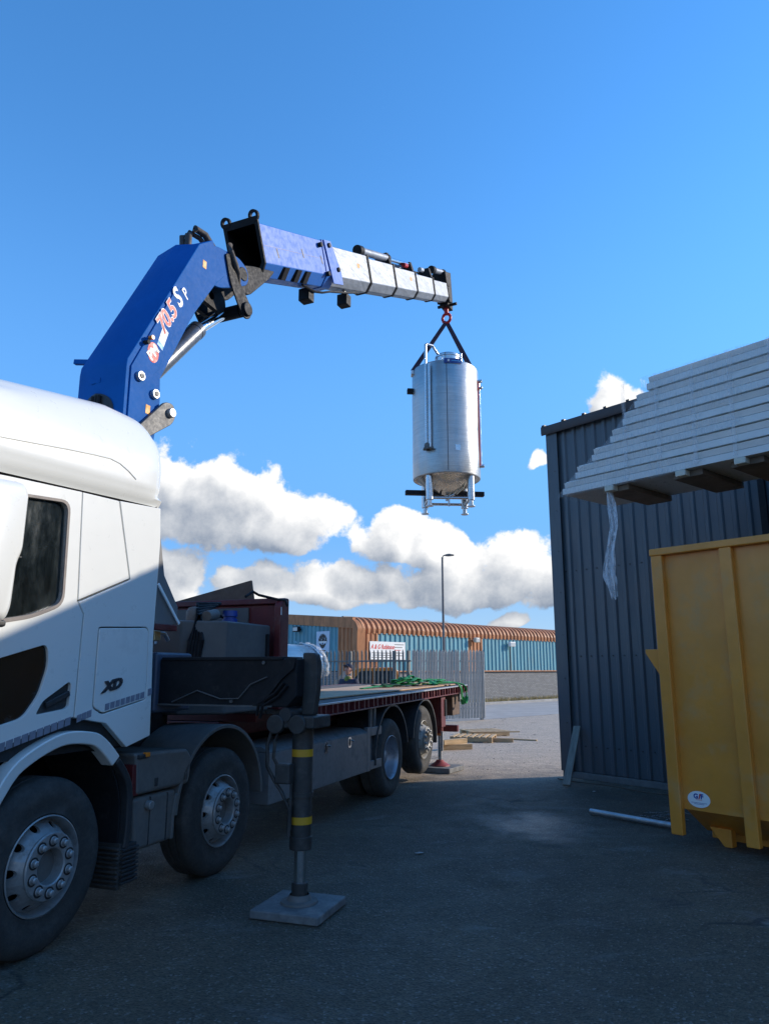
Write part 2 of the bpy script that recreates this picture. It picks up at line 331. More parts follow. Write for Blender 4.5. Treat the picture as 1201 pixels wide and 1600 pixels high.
def ground_mat():
    m = bpy.data.materials.new('tarmac'); m.use_nodes = True; N = m.node_tree.nodes; L = m.node_tree.links
    b = N['Principled BSDF']
    geo = N.new('ShaderNodeNewGeometry'); sp = N.new('ShaderNodeSeparateXYZ'); L.new(geo.outputs['Position'], sp.inputs[0])

    def nz(scale, det=8, rg=.65, off=(0, 0, 0), stretch=(1, 1, 1), dist=0):
        mp = N.new('ShaderNodeMapping'); mp.inputs['Location'].default_value = off; mp.inputs['Scale'].default_value = stretch; L.new(geo.outputs['Position'], mp.inputs[0])
        n = N.new('ShaderNodeTexNoise'); n.inputs['Scale'].default_value = scale; n.inputs['Detail'].default_value = det; n.inputs['Roughness'].default_value = rg; n.inputs['Distortion'].default_value = dist
        L.new(mp.outputs[0], n.inputs['Vector']); return n.outputs[0]

    def mr(v, a, b_, c=0., d=1., smooth=False):
        x = N.new('ShaderNodeMapRange'); L.new(v, x.inputs[0])
        if smooth: x.interpolation_type = 'SMOOTHSTEP'
        for i, q in enumerate((a, b_, c, d)): x.inputs[i + 1].default_value = q
        return x.outputs[0]

    def mth(op, a, b_):
        x = N.new('ShaderNodeMath'); x.operation = op
        for i, v in enumerate((a, b_)):
            if isinstance(v, (int, float)): x.inputs[i].default_value = v
            else: L.new(v, x.inputs[i])
        return x.outputs[0]

    def mixc(f, a, b_, mode='MIX'):
        x = N.new('ShaderNodeMix'); x.data_type = 'RGBA'; x.blend_type = mode
        if isinstance(f, float): x.inputs[0].default_value = f
        else: L.new(f, x.inputs[0])
        for i, q in ((6, a), (7, b_)):
            if isinstance(q, tuple): x.inputs[i].default_value = (*q, 1)
            else: L.new(q, x.inputs[i])
        return x.outputs[2]
    vor = N.new('ShaderNodeTexVoronoi'); vor.inputs['Scale'].default_value = 70; L.new(geo.outputs['Position'], vor.inputs['Vector'])
    vor2 = N.new('ShaderNodeTexVoronoi'); vor2.inputs['Scale'].default_value = 38; L.new(geo.outputs['Position'], vor2.inputs['Vector'])
    big = nz(.55, 6, .6); mid = nz(2.6, 8, .68, (3, 1, 0)); smear = nz(1.3, 9, .72, (9, 4, 0), (.8, 1.6, 1), .6)
    # dark tarmac, pale gravel beyond; shade and sunlight painted into the two tones
    sun_blend = mr(mth('ADD', sp.outputs[1], mth('MULTIPLY', mth('SUBTRACT', mid, .5), 3.5)), 10.6, 14.6, 0, 1, True)
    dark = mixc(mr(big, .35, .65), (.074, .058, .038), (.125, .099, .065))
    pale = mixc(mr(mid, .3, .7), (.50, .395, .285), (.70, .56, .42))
    c = mixc(sun_blend, dark, pale)
    sepc = N.new('ShaderNodeSeparateColor'); L.new(vor.outputs['Color'], sepc.inputs[0])
    c = mixc(mr(sepc.outputs[0], .0, 1., 0., .55), c, (.0, .0, .0), 'MIX') if False else mixc(.85, c, mixc(mr(sepc.outputs[0], 0, 1), (.40, .40, .40), (1.15, 1.15, 1.15)), 'MULTIPLY')
    stone = mr(sepc.outputs[1], .93, .96)
    c = mixc(mth('MULTIPLY', stone, .35), c, (.30, .29, .27))
    dusty = mth('MULTIPLY', mr(smear, .56, .72), mr(mid, .35, .6))
    c = mixc(mth('MULTIPLY', dusty, .55), c, (.24, .24, .235))
    vcr = N.new('ShaderNodeTexVoronoi'); vcr.feature = 'DISTANCE_TO_EDGE'; vcr.inputs['Scale'].default_value = .42
    wv = N.new('ShaderNodeMix'); wv.data_type = 'VECTOR'; wv.inputs[0].default_value = .16; L.new(geo.outputs['Position'], wv.inputs[4])
    wn_ = N.new('ShaderNodeTexNoise'); wn_.inputs['Scale'].default_value = 1.7; wn_.inputs['Detail'].default_value = 6; L.new(geo.outputs['Position'], wn_.inputs['Vector'])
    wsc = N.new('ShaderNodeVectorMath'); wsc.operation = 'MULTIPLY_ADD'; L.new(wn_.outputs['Color'], wsc.inputs[0]); wsc.inputs[1].default_value = (1.1, 1.1, 0); L.new(geo.outputs['Position'], wsc.inputs[2])
    L.new(wsc.outputs[0], vcr.inputs['Vector'])
    crack = mth('MULTIPLY', mr(vcr.outputs['Distance'], .004, .010, 1, 0), mr(big, .5, .62))
    c = mixc(mth('MULTIPLY', crack, .75), c, (.012, .012, .012))
    oil = mr(nz(.9, 3, .5, (21, 8, 0)), .66, .74)
    c = mixc(mth('MULTIPLY', oil, .55), c, (.016, .016, .017))
    scuff = mth('MULTIPLY', mr(nz(5.5, 9, .75, (2, 31, 0), (.35, 1.3, 1), .8), .57, .70), mr(big, .45, .6))
    c = mixc(mth('MULTIPLY', scuff, .38), c, (.24, .235, .22))
    L.new(c, b.inputs['Base Color'])
    # a damp patch in front of the building
    px = mth('SUBTRACT', sp.outputs[0], 1.72); py = mth('SUBTRACT', sp.outputs[1], 8.75)
    rr = mth('ADD', mth('MULTIPLY', mth('MULTIPLY', px, px), 1.7), mth('MULTIPLY', mth('MULTIPLY', py, py), 1.1))
    damp = mth('MULTIPLY', mr(mth('ADD', rr, mth('MULTIPLY', mth('SUBTRACT', mid, .5), 1.6)), -.35, 1.25, 1, 0, True), .85)
    rbase = mr(mid, .3, .7, .58, .85)
    rx = N.new('ShaderNodeMix'); L.new(damp, rx.inputs[0]); L.new(rbase, rx.inputs[2]); rx.inputs[3].default_value = .24
    L.new(rx.outputs[0], b.inputs['Roughness'])
    b.inputs['Specular IOR Level'].default_value = .5
    bh = mth('ADD', mth('MULTIPLY', vor.outputs['Distance'], .7), mth('ADD', mth('MULTIPLY', vor2.outputs['Distance'], .35), mth('MULTIPLY', mid, .6)))
    bp = N.new('ShaderNodeBump'); bp.inputs['Strength'].default_value = .9; bp.inputs['Distance'].default_value = .012
    L.new(bh, bp.inputs['Height']); L.new(bp.outputs[0], b.inputs['Normal'])
    return m


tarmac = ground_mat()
roadm = mat('road_surface', (.40, .37, .33), .8, var=.12, vs=1.2, coord='Object', bump=.3, bs=60, dirt=((.30, .28, .25), .4, 1.0))
grassm = mat('dry_grass', (.42, .33, .15), .9, var=.3, vs=6)
brickm = None


def brick_mat():
    m = bpy.data.materials.new('grey_painted_brick'); m.use_nodes = True; N = m.node_tree.nodes; L = m.node_tree.links
    b = N['Principled BSDF']; b.inputs['Roughness'].default_value = .85
    tc = N.new('ShaderNodeTexCoord'); sx = N.new('ShaderNodeSeparateXYZ'); L.new(tc.outputs['Object'], sx.inputs[0])
    cb = N.new('ShaderNodeCombineXYZ'); L.new(sx.outputs[0], cb.inputs[0]); L.new(sx.outputs[2], cb.inputs[1])
    bt = N.new('ShaderNodeTexBrick'); bt.inputs['Scale'].default_value = 1; bt.inputs['Brick Width'].default_value = .225; bt.inputs['Row Height'].default_value = .075; bt.inputs['Mortar Size'].default_value = .012
    bt.inputs['Color1'].default_value = (.27, .275, .28, 1); bt.inputs['Color2'].default_value = (.20, .205, .21, 1); bt.inputs['Mortar'].default_value = (.13, .13, .13, 1)
    L.new(cb.outputs[0], bt.inputs['Vector']); L.new(bt.outputs['Color'], b.inputs['Base Color'])
    bp = N.new('ShaderNodeBump'); bp.inputs['Distance'].default_value = .01; bp.inputs['Strength'].default_value = .6; bp.invert = True; L.new(bt.outputs['Fac'], bp.inputs['Height']); L.new(bp.outputs[0], b.inputs['Normal'])
    return m


brickm = brick_mat()

# ------------------------------------------------------------------ geometry helpers


def wmat(o):
    m = o.matrix_basis.copy()
    return wmat(o.parent) @ m if o.parent else m


class MB:
    """collects shapes; build() links them as one mesh object"""

    def __init__(s): s.v = []; s.f = []

    def add(s, vs, fs):
        o = len(s.v); s.v += [tuple(p) for p in vs]; s.f += [tuple(i + o for i in f) for f in fs]; return s

    def box(s, x0, x1, y0, y1, z0, z1):
        x0, x1 = sorted((x0, x1)); y0, y1 = sorted((y0, y1)); z0, z1 = sorted((z0, z1))
        return s.add([(x0, y0, z0), (x1, y0, z0), (x1, y1, z0), (x0, y1, z0), (x0, y0, z1), (x1, y0, z1), (x1, y1, z1), (x0, y1, z1)],
                     [(0, 3, 2, 1), (4, 5, 6, 7), (0, 1, 5, 4), (1, 2, 6, 5), (2, 3, 7, 6), (3, 0, 4, 7)])

    def bar(s, p, q, w, h, up=(0, 0, 1)):
        p = Vector(p); q = Vector(q); d = (q - p).normalized(); u = Vector(up)
        if abs(d.dot(u)) > .98: u = Vector((1, 0, 0))
        a = d.cross(u).normalized() * w / 2; b = a.cross(d).normalized() * h / 2
        vs = [p - a - b, p + a - b, p + a + b, p - a + b, q - a - b, q + a - b, q + a + b, q - a + b]
        return s.add(vs, [(0, 1, 2, 3), (7, 6, 5, 4), (0, 4, 5, 1), (1, 5, 6, 2), (2, 6, 7, 3), (3, 7, 4, 0)])

    def tube(s, p, q, r0, r1=None, n=20, cap=True):
        r1 = r0 if r1 is None else r1
        p = Vector(p); q = Vector(q); d = (q - p).normalized(); u = Vector((0, 0, 1)) if abs(d.z) < .9 else Vector((1, 0, 0))
        a = d.cross(u).normalized(); b = a.cross(d)
        vs = []
        for c, r in ((p, r0), (q, r1)):
            for i in range(n):
                t = 2 * math.pi * i / n; vs.append(c + a * (r * math.cos(t)) + b * (r * math.sin(t)))
        fs = [(i, (i + 1) % n, n + (i + 1) % n, n + i) for i in range(n)]
        if cap: fs += [tuple(range(n - 1, -1, -1)), tuple(range(n, 2 * n))]
        return s.add(vs, fs)

    def pipe(s, pts, r, n=8, flat=None):
        """swept tube along points; flat=(w,h) sweeps an elliptical strap instead"""
        pts = [Vector(p) for p in pts]; vs = []; fs = []
        up = Vector((0, 0, 1))
        for k, p in enumerate(pts):
            d = (pts[min(k + 1, len(pts) - 1)] - pts[max(k - 1, 0)]).normalized()
            u = up if abs(d.dot(up)) < .95 else Vector((1, 0, 0))
            a = d.cross(u).normalized(); b = a.cross(d).normalized()
            ra, rb = (flat[0] / 2, flat[1] / 2) if flat else (r, r)
            for i in range(n):
                t = 2 * math.pi * i / n; vs.append(p + a * (ra * math.cos(t)) + b * (rb * math.sin(t)))
        for k in range(len(pts) - 1):
            for i in range(n):
                j = (i + 1) % n; fs.append((k * n + i, k * n + j, (k + 1) * n + j, (k + 1) * n + i))
        fs.append(tuple(range(n - 1, -1, -1))); o = (len(pts) - 1) * n; fs.append(tuple(range(o, o + n)))
        return s.add(vs, fs)

    def lathe(s, prof, c=(0, 0, 0), axis='z', n=48, a0=0., a1=2 * math.pi):
        """prof: (radius, height) pairs; axis z (up) or y"""
        vs = []; fs = []; full = abs(a1 - a0 - 2 * math.pi) < 1e-6; m = n if full else n + 1
        for (r, h) in prof:
            for i in range(m):
                t = a0 + (a1 - a0) * i / n
                if axis == 'z': vs.append((c[0] + r * math.cos(t), c[1] + r * math.sin(t), c[2] + h))
                elif axis == 'y': vs.append((c[0] + r * math.cos(t), c[1] + h, c[2] + r * math.sin(t)))
                else: vs.append((c[0] + h, c[1] + r * math.cos(t), c[2] + r * math.sin(t)))
        for k in range(len(prof) - 1):
            for i in range(n if full else n):
                j = (i + 1) % m if full else i + 1
                fs.append((k * m + i, k * m + j, (k + 1) * m + j, (k + 1) * m + i))
        return s.add(vs, fs)

    def prism(s, poly, a0, a1, axis='y'):
        """2-D polygon extruded: axis y -> poly is (x,z); axis x -> (y,z); axis z -> (x,y)"""
        n = len(poly); vs = []
        for a in (a0, a1):
            for (p, q) in poly:
                vs.append((p, a, q) if axis == 'y' else (a, p, q) if axis == 'x' else (p, q, a))
        fs = [tuple(range(n)), tuple(range(2 * n - 1, n - 1, -1))] + [(i, i + n, (i + 1) % n + n, (i + 1) % n) for i in range(n)]
        return s.add(vs, fs)

    def loft(s, secs, cap=True, closed=True):
        n = len(secs[0]); vs = [p for q in secs for p in q]; fs = []
        for k in range(len(secs) - 1):
            for i in range(n if closed else n - 1):
                j = (i + 1) % n; fs.append((k * n + i, k * n + j, (k + 1) * n + j, (k + 1) * n + i))
        if cap: fs += [tuple(range(n - 1, -1, -1)), tuple(range((len(secs) - 1) * n, len(secs) * n))]
        return s.add(vs, fs)

    def build(s, name, m, parent=None, frame=None, smooth=None, bevel=0., seg=2, props=None, fix=True):
        me = bpy.data.meshes.new(name)
        vs = s.v
        if frame is not None:
            T = (wmat(parent).inverted() @ frame) if parent else frame
            vs = [tuple(T @ Vector(p)) for p in vs]
        me.from_pydata(vs, [], s.f); me.update()
        if fix:
            bm = bmesh.new(); bm.from_mesh(me); bmesh.ops.recalc_face_normals(bm, faces=bm.faces); bm.to_mesh(me); bm.free()
        return link(name, me, m, parent, smooth, bevel, seg, props)


def link(name, me, m, parent=None, smooth=None, bevel=0., seg=2, props=None):
    o = bpy.data.objects.new(name, me); col.objects.link(o); o.parent = parent
    if m is not None: me.materials.append(m)
    if smooth or bevel:
        me.polygons.foreach_set('use_smooth', [True] * len(me.polygons))
        if smooth and not bevel: me.set_sharp_from_angle(angle=R(smooth))
    if bevel:
        b = o.modifiers.new('bevel', 'BEVEL'); b.width = bevel; b.segments = seg; b.limit_method = 'ANGLE'; b.angle_limit = R(32); b.harden_normals = True
        if smooth: me.set_sharp_from_angle(angle=R(smooth))
    for k, v in (props or {}).items(): o[k] = v
    return o


def tag(o, label, cat, group=None, kind=None):
    if label: o['label'] = label
    if cat: o['category'] = cat
    if group: o['group'] = group
    if kind: o['kind'] = kind
    return o


def empty(name, loc=(0, 0, 0), rz=0., parent=None, label=None, cat=None, group=None):
    o = bpy.data.objects.new(name, None); col.objects.link(o); o.location = loc; o.rotation_euler = (0, 0, rz); o.parent = parent
    if label: tag(o, label, cat, group)
    return o


def panel(name, outer, holes, y0, y1, m, parent, bevel=.006, frame=None):
    """flat panel in the (x,z) plane between y0 and y1, with holes"""
    bm = bmesh.new(); edges = []
    for loop in [outer] + holes:
        vs = [bm.verts.new((p[0], y0, p[1])) for p in loop]
        edges += [bm.edges.new((vs[i], vs[(i + 1) % len(vs)])) for i in range(len(vs))]
    bmesh.ops.triangle_fill(bm, edges=edges, use_beauty=True)
    bmesh.ops.dissolve_limit(bm, angle_limit=.01, verts=bm.verts, edges=bm.edges) if not holes else None
    ex = bmesh.ops.extrude_face_region(bm, geom=list(bm.faces))
    for g in ex['geom']:
        if isinstance(g, bmesh.types.BMVert): g.co.y = y1
    bmesh.ops.recalc_face_normals(bm, faces=bm.faces)
    me = bpy.data.meshes.new(name); bm.to_mesh(me); bm.free()
    if frame is not None:
        T = (wmat(parent).inverted() @ frame) if parent else frame
        me.transform(T)
    return link(name, me, m, parent, None, bevel, 2)


def rounded(poly, r, n=4):
    """round the corners of a 2-D polygon"""
    out = []; k = len(poly)
    for i in range(k):
        p0, p1, p2 = Vector(poly[i - 1]), Vector(poly[i]), Vector(poly[(i + 1) % k])
        a = (p0 - p1); b = (p2 - p1); rr = min(r, a.length * .45, b.length * .45)
        s = p1 + a.normalized() * rr; e = p1 + b.normalized() * rr
        for j in range(n + 1):
            t = j / n; q = s * (1 - t) ** 2 + p1 * 2 * t * (1 - t) + e * t * t; out.append((q.x, q.y))
    return out


def text(name, body, size, m, parent, mtx, extrude=.002, shear=0., bold=0., align='CENTER', xs=1.):
    cu = bpy.data.curves.new(name, 'FONT'); cu.body = body; cu.size = size; cu.extrude = extrude; cu.shear = shear; cu.offset = bold
    cu.align_x = align; cu.align_y = 'CENTER'; cu.resolution_u = 3
    t = bpy.data.objects.new(name, cu); col.objects.link(t)
    me = bpy.data.meshes.new_from_object(t)
    bpy.data.objects.remove(t); bpy.data.curves.remove(cu)
    me.name = name; me.materials.clear()
    T = (wmat(parent).inverted() @ mtx) if parent else mtx
    me.transform(T @ Matrix.Diagonal((xs, 1, 1, 1)))
    o = bpy.data.objects.new(name, me); col.objects.link(o); o.parent = parent; me.materials.append(m)
    return o


def copy_tree(o, parent=None):
    c = o.copy(); col.objects.link(c); c.parent = parent
    for ch in list(o.children): copy_tree(ch, c)
    return c


# frames -------------------------------------------------------------
TRUCK_O = Vector((-2.09, 4.90, 0)); TH = math.atan2(.935, .353)
TF = Matrix.Translation(TRUCK_O) @ Matrix.Rotation(TH, 4, 'Z')          # x rearwards, y to the far side, near side plane y=0


def tw(u, v, z=0.): return TF @ Vector((u, v, z))


FA = R(-50)                                                              # direction of the dark building's front
DX = Vector((math.cos(FA), math.sin(FA), 0)); NX = Vector((-math.sin(FA), math.cos(FA), 0))


def ff(x, y, z=0.): return Matrix.Translation((x, y, z)) @ Matrix.Rotation(FA, 4, 'Z')   # x along the front towards the right, y into the building

# ================================================================== THE SETTING
def sheet(name, pts, z, m):
    o = MB().add([(x, y, z) for x, y in pts], [tuple(range(len(pts)))]).build(name, m, fix=False)
    o['kind'] = 'structure'; return o


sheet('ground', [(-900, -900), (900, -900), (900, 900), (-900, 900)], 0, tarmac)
# far road, verge
FW = ((.70711, .70711, 0)); FN = (.70711, -.70711)     # far building front direction and outward normal
FB = Vector((10.4, 45.9, 0))


def fw(s, n, z=0.): return (FB.x + .70711 * s + FN[0] * n, FB.y + .70711 * s + FN[1] * n, z)


def strip(name, s0, s1, n0, n1, z, m):
    return sheet(name, [fw(s0, n0)[:2], fw(s0, n1)[:2], fw(s1, n1)[:2], fw(s1, n0)[:2]], z, m)


strip('road', -60, 60, 2.6, 9.0, .004, roadm)
kerb = MB(); p0 = fw(-60, 2.45); p1 = fw(60, 2.45); kerb.bar((*p0[:2], .05), (*p1[:2], .05), .15, .13)
k = kerb.build('kerb', mat('kerb_concrete', (.36, .35, .33), .85, var=.15, vs=2), bevel=.015); k['kind'] = 'structure'
strip('verge', -60, 60, .05, 2.37, .012, mat('verge_soil', (.36, .29, .18), .95, var=.25, vs=2, bump=.4, bs=20))
# dry grass tufts against the wall
tb = MB()
for i in range(2600):
    s = random.uniform(-9, 4); n = abs(random.gauss(0, .75)) + .08
    if n > 2.3: continue
    x, y, _ = fw(s, n); h = random.uniform(.06, .26); a = random.uniform(0, 6.28); w = .012
    dx, dy = math.cos(a) * w, math.sin(a) * w; lx, ly = random.uniform(-.1, .1), random.uniform(-.1, .1)
    tb.add([(x - dx, y - dy, .01), (x + dx, y + dy, .01), (x + lx, y + ly, h)], [(0, 1, 2)])
o = tb.build('dry_grass', grassm, fix=False); tag(o, 'dry straw coloured grass at the foot of the grey brick wall', 'grass', kind='stuff')

# ---------------------------------------------------------------- dark clad building (casts the yard's shade)
BC = (2.87, 12.5); BH = 5.86
bld = empty('clad_building', (*BC, 0), FA, None, 'slate blue corrugated steel building beside the yellow skip', 'building')
BF = ff(*BC)
MB().prism([(.08, .12), (26, .12), (26, 14), (6.85, 14)], 0, BH - .05, 'z').build('wall_core', flash, bld, BF)  # unseen end slanted along the sun direction to set the shadow edge
MB().box(-.02, 26, .02, .1, 0, .10).build('plinth', mat('plinth_concrete', (.16, .16, .155), .85, var=.2), bld, BF, bevel=.01)


def clad_sheet():
    """one-metre trapezoidal sheet with five raised ribs"""
    prof = []; P = .2
    for i in range(5):
        x = i * P
        prof += [(x, 0.), (x + .030, -.006), (x + .034, 0), (x + .074, 0), (x + .078, -.006), (x + .108, -.0)] if False else \
                [(x, .0), (x + .095, .0), (x + .118, -.032), (x + .165, -.032), (x + .188, .0)]
    prof.append((1.0, 0.))
    vs = []; fs = []
    for (x, y) in prof: vs += [(x, y, 0), (x, y, 1)]
    for i in range(len(prof) - 1): fs.append((2 * i, 2 * i + 2, 2 * i + 3, 2 * i + 1))
    return vs, fs


vs, fs = clad_sheet()
shm = bpy.data.meshes.new('cladding_sheet'); shm.from_pydata([(x, y, z * (BH - .14)) for x, y, z in vs], [], fs); shm.materials.append(bluesteel)
for i in range(25):
    o = bpy.data.objects.new('cladding_sheet', shm); col.objects.link(o); o.parent = bld
    o.location = (.17 + i * 1.0, .06 - (.0025 if i % 2 else 0), .11)
# sheets of the unseen end wall, slanted to shape the shadow
shm2 = shm.copy()
for i in range(13):
    o = bpy.data.objects.new('cladding_sheet', shm2); col.objects.link(o); o.parent = bld
    q_ = 13.6 - i * 1.0; o.location = (.02 + .4375 * q_, .9 * q_, .11); o.rotation_euler = (0, 0, math.atan2(-.9, -.4375))
MB().prism([(-.03, -.005), (.20, -.005), (.20, .012), (-.012, .012), (.06, .16), (.04, .16)], .1, BH - .1, 'z').build('corner_flashing', bluesteel, bld, BF, bevel=.003)
MB().prism([(-.06, BH - .09), (-.045, BH - .13), (-.03, BH - .09), (-.03, BH - .01), (.1, BH + .02), (.1, BH + .05), (-.06, BH + .03)], -.09, 26, 'x').build('verge_flashing', flash, bld, BF, bevel=.004)
MB().prism([(-.09, -.05), (.05, -.05), (6.9, 14), (6.76, 14)], BH - .09, BH + .04, 'z').build('end_flashing', flash, bld, BF, bevel=.006)
MB().prism([(.0, .02), (26, .02), (26, 14), (6.82, 14)], BH - .049, BH + .03, 'z').build('roof', flash, bld, BF)
capm = MB()
for i in range(60): capm.box(-.06 + i * .42, .0 + i * .42, -.07, .02, BH + .025, BH + .055)
o = capm.build('flashing_clips', flash, bld, BF); o['kind'] = 'stuff'
scr = MB()
for zz in (.5, 1.9, 3.3, 4.7):
    for i in range(26):
        x = .17 + i * .2 + .045; scr.tube((x, .06, zz), (x, .045, zz), .011, n=6)
    for dz in (-.35, .35): scr.tube((.13, 0, zz + dz), (.13, -.012, zz + dz), .010, n=6)
o = scr.build('fixing_screws', flash, bld, BF); o['kind'] = 'stuff'
MB().box(3.47, 3.56, .01, .06, .1, BH - .2).build('panel_joint', black, bld, BF)

# ---------------------------------------------------------------- far unit with curved eaves
far = empty('industrial_unit', (*fw(-16.4, 0)[:2], 0), R(45), None, 'low teal and rust brown industrial unit with curved ribbed eaves', 'building')
FFm = wmat(far)                                                    # x along the long front, y into the building
LEN = 42.; FH = 4.02
# brick dwarf wall
MB().box(0.02, LEN, .02, .3, 0, 1.56).build('brick_wall', brickm, far, FFm)
MB().box(.02, .3, .30, 12, 0, 1.56).build('end_brick_wall', brickm, far, FFm)
MB().box(.12, LEN, .12, 12, 0, 3.3).build('wall_core', flash, far, FFm)
MB().box(0, LEN, -.09, .02, 1.56, 1.61).build('drip_flashing', rust, far, FFm)


def corr(x0, x1, z0, z1, pitch, depth, y):
    b = MB(); n = max(1, round((x1 - x0) / pitch)); p = (x1 - x0) / n; prof = []
    for i in range(n):
        a = x0 + i * p; prof += [(a, y), (a + p * .42, y), (a + p * .54, y - depth), (a + p * .88, y - depth)]
    prof.append((x1, y)); v = []; f = []
    for (x, yy) in prof: v += [(x, yy, z0), (x, yy, z1)]
    for i in range(len(prof) - 1): f.append((2 * i, 2 * i + 2, 2 * i + 3, 2 * i + 1))
    return b.add(v, f)


PIT = .34
bays = [(1.22, 7.93), (9.15, 20), (20, 31), (31, LEN)]
for a, b_ in bays: corr(a, b_, 1.6, 3.34, PIT, .05, -.02).build('cladding_bay', teal, far, FFm, fix=False)
for a, b_ in ((.02, 1.22), (7.93, 9.15)): corr(a, b_, 1.6, 3.34, PIT, .05, -.03).build('pilaster_cladding', rust, far, FFm, fix=False)
# curved ribbed eaves: each rib bends from the wall to the roof
eb = MB(); n = int(LEN / .34); secs = []
prof2 = []
for i in range(n):
    a = .02 + i * (LEN - .02) / n; p = (LEN - .02) / n
    prof2 += [(a, 0), (a + p * .30, 0), (a + p * .45, .075), (a + p * .85, .075)]
prof2.append((LEN, 0))
arc = [(-.03, 3.30), (-.04, 3.42)] + [(.60 - .66 * math.cos(t), 3.40 + .60 * math.sin(t)) for t in [R(q) for q in (12, 24, 36, 48, 60, 72, 84, 90)]] + [(1.1, 4.03)]
rows = []
for k, (yy, zz) in enumerate(arc):
    ny, nz_ = (-1, 0) if k < 2 else (-math.cos(R((12, 24, 36, 48, 60, 72, 84, 90, 90)[k - 2])), math.sin(R((12, 24, 36, 48, 60, 72, 84, 90, 90)[k - 2])))
    rows.append([(x, yy + ny * d, zz + nz_ * d) for x, d in prof2])
eb.loft(rows, cap=False, closed=False)
eb.build('curved_eaves', rust, far, FFm, fix=False)
MB().add([(0, 1.05, 4.06), (LEN, 1.05, 4.06), (LEN, 7, 4.52), (0, 7, 4.52), (0, 13, 4.06), (LEN, 13, 4.06)], [(0, 1, 2, 3), (3, 2, 5, 4)]).build('roof', roofg, far, FFm)
MB().box(-.03, LEN, 1.0, 1.12, 4.08, 4.13).build('roof_trim', roofg, far, FFm)
# gable end towards the yard entrance: local x = 0 plane
GE = FFm @ Matrix.Rotation(R(-90), 4, 'Z')                     # x -> -y of the unit ... along the end wall (negative into depth)
def end_pt(s, z, out=.0): return (-out, s, z)
def end_corr(s0, s1, z0, ztop, m, name, pitch=.30):
    b = MB(); n_ = max(1, round((s1 - s0) / pitch)); p = (s1 - s0) / n_; v = []; f = []; pr = []
    for i in range(n_):
        a = s0 + i * p; pr += [(a, .0), (a + p * .5, .0), (a + p * .62, .05), (a + p * .9, .05)]
    pr.append((s1, 0))
    for (s, d) in pr: v += [(-.02 - d, s, z0), (-.02 - d, s, ztop(s))]
    for i in range(len(pr) - 1): f.append((2 * i, 2 * i + 2, 2 * i + 3, 2 * i + 1))
    return b.add(v, f).build(name, m, far, FFm, fix=False)
vt = lambda s: 3.98 + .075 * min(s, 7) - .075 * max(0, s - 7)
end_corr(1.35, 13, 1.6, lambda s: vt(s) - .42, teal, 'end_cladding')
end_corr(.25, 1.35, 0, lambda s: vt(s) - .45, rust, 'end_pilaster')
MB().add([(-.09, .3, vt(.3) - .47), (-.09, .3, vt(.3) + .03), (-.09, 7, vt(7) - .45), (-.09, 7, vt(7) + .05), (-.09, 13, vt(13) - .45), (-.09, 13, vt(13) + .05),
          (.1, .3, vt(.3) - .47), (.1, .3, vt(.3) + .03), (.1, 7, vt(7) - .45), (.1, 7, vt(7) + .05), (.1, 13, vt(13) - .45), (.1, 13, vt(13) + .05)],
         [(0, 2, 3, 1), (2, 4, 5, 3), (6, 7, 9, 8), (8, 9, 11, 10), (1, 3, 9, 7), (3, 5, 11, 9), (0, 6, 8, 2), (2, 8, 10, 4), (0, 1, 7, 6), (4, 10, 11, 5)]).build('verge_fascia', rust, far, FFm)
# rounded corner post that closes the end of the eaves
cp_ = [(-.05 + .0, 0)]
cs = []
for (yy, zz) in arc[:-1]: cs.append([(.03, yy - .02, zz + .03), (-.11, yy + .06, zz + .03), (-.11, yy + .30, zz + .03 - .0), (.03, yy + .3, zz + .03)])
MB().loft([[(.32, -.09, 0), (-.11, -.02, 0), (-.11, .3, 0), (.32, .3, 0)]] + [[(.32, yy - .09, zz), (-.11, yy - .02, zz), (-.11, yy + .34, zz), (.32, yy + .34, zz)] for yy, zz in arc[:-1]]).build('corner_post', rust, far, FFm, smooth=35)
# signs, lamps
sg = empty('company_sign', (*fw(-15.78, .1)[:2], 0), R(45), None, 'white company board with red script on the teal cladding', 'sign'); sg_m = wmat(sg)
MB().box(0, 2.37, -.02, .02, 2.12, 2.95).build('board', whitep, sg, sg_m, bevel=.004)
T0 = sg_m @ Matrix.Translation((.84, -.024, 2.70)) @ Matrix.Rotation(R(90), 4, 'X')
text('lettering', 'A & G Robinson', .30, redp, sg, T0, shear=.35, bold=.006, xs=.78)
for i in range(5):
    text('service_line', ('Industrial', 'Services', 'Sheet Metal', 'Fabrication', 'Welding')[i], .11, blackpr, sg, sg_m @ Matrix.Translation((1.95, -.024, 2.82 - i * .13)) @ Matrix.Rotation(R(90), 4, 'X')) if False else \
        MB().box(1.62, 2.27 - .11 * (i % 3), -.0235, -.02, 2.815 - i * .13, 2.842 - i * .13).build('print_line', redp if i == 2 else blackpr, sg, sg_m)
for i, (a, b_) in enumerate(((.12, 1.5), (.18, 1.42), (.12, 1.3))):
    MB().box(a, b_, -.0235, -.02, 2.21 + i * .10, 2.235 + i * .10).build('print_line', blackpr, sg, sg_m)

ts = empty('tree_logo_sign', tuple(FFm @ Vector((-.09, 1.9, 0))), R(45 - 90), None, 'pale board with black round tree emblem on the shaded end wall', 'sign'); ts_m = wmat(ts)
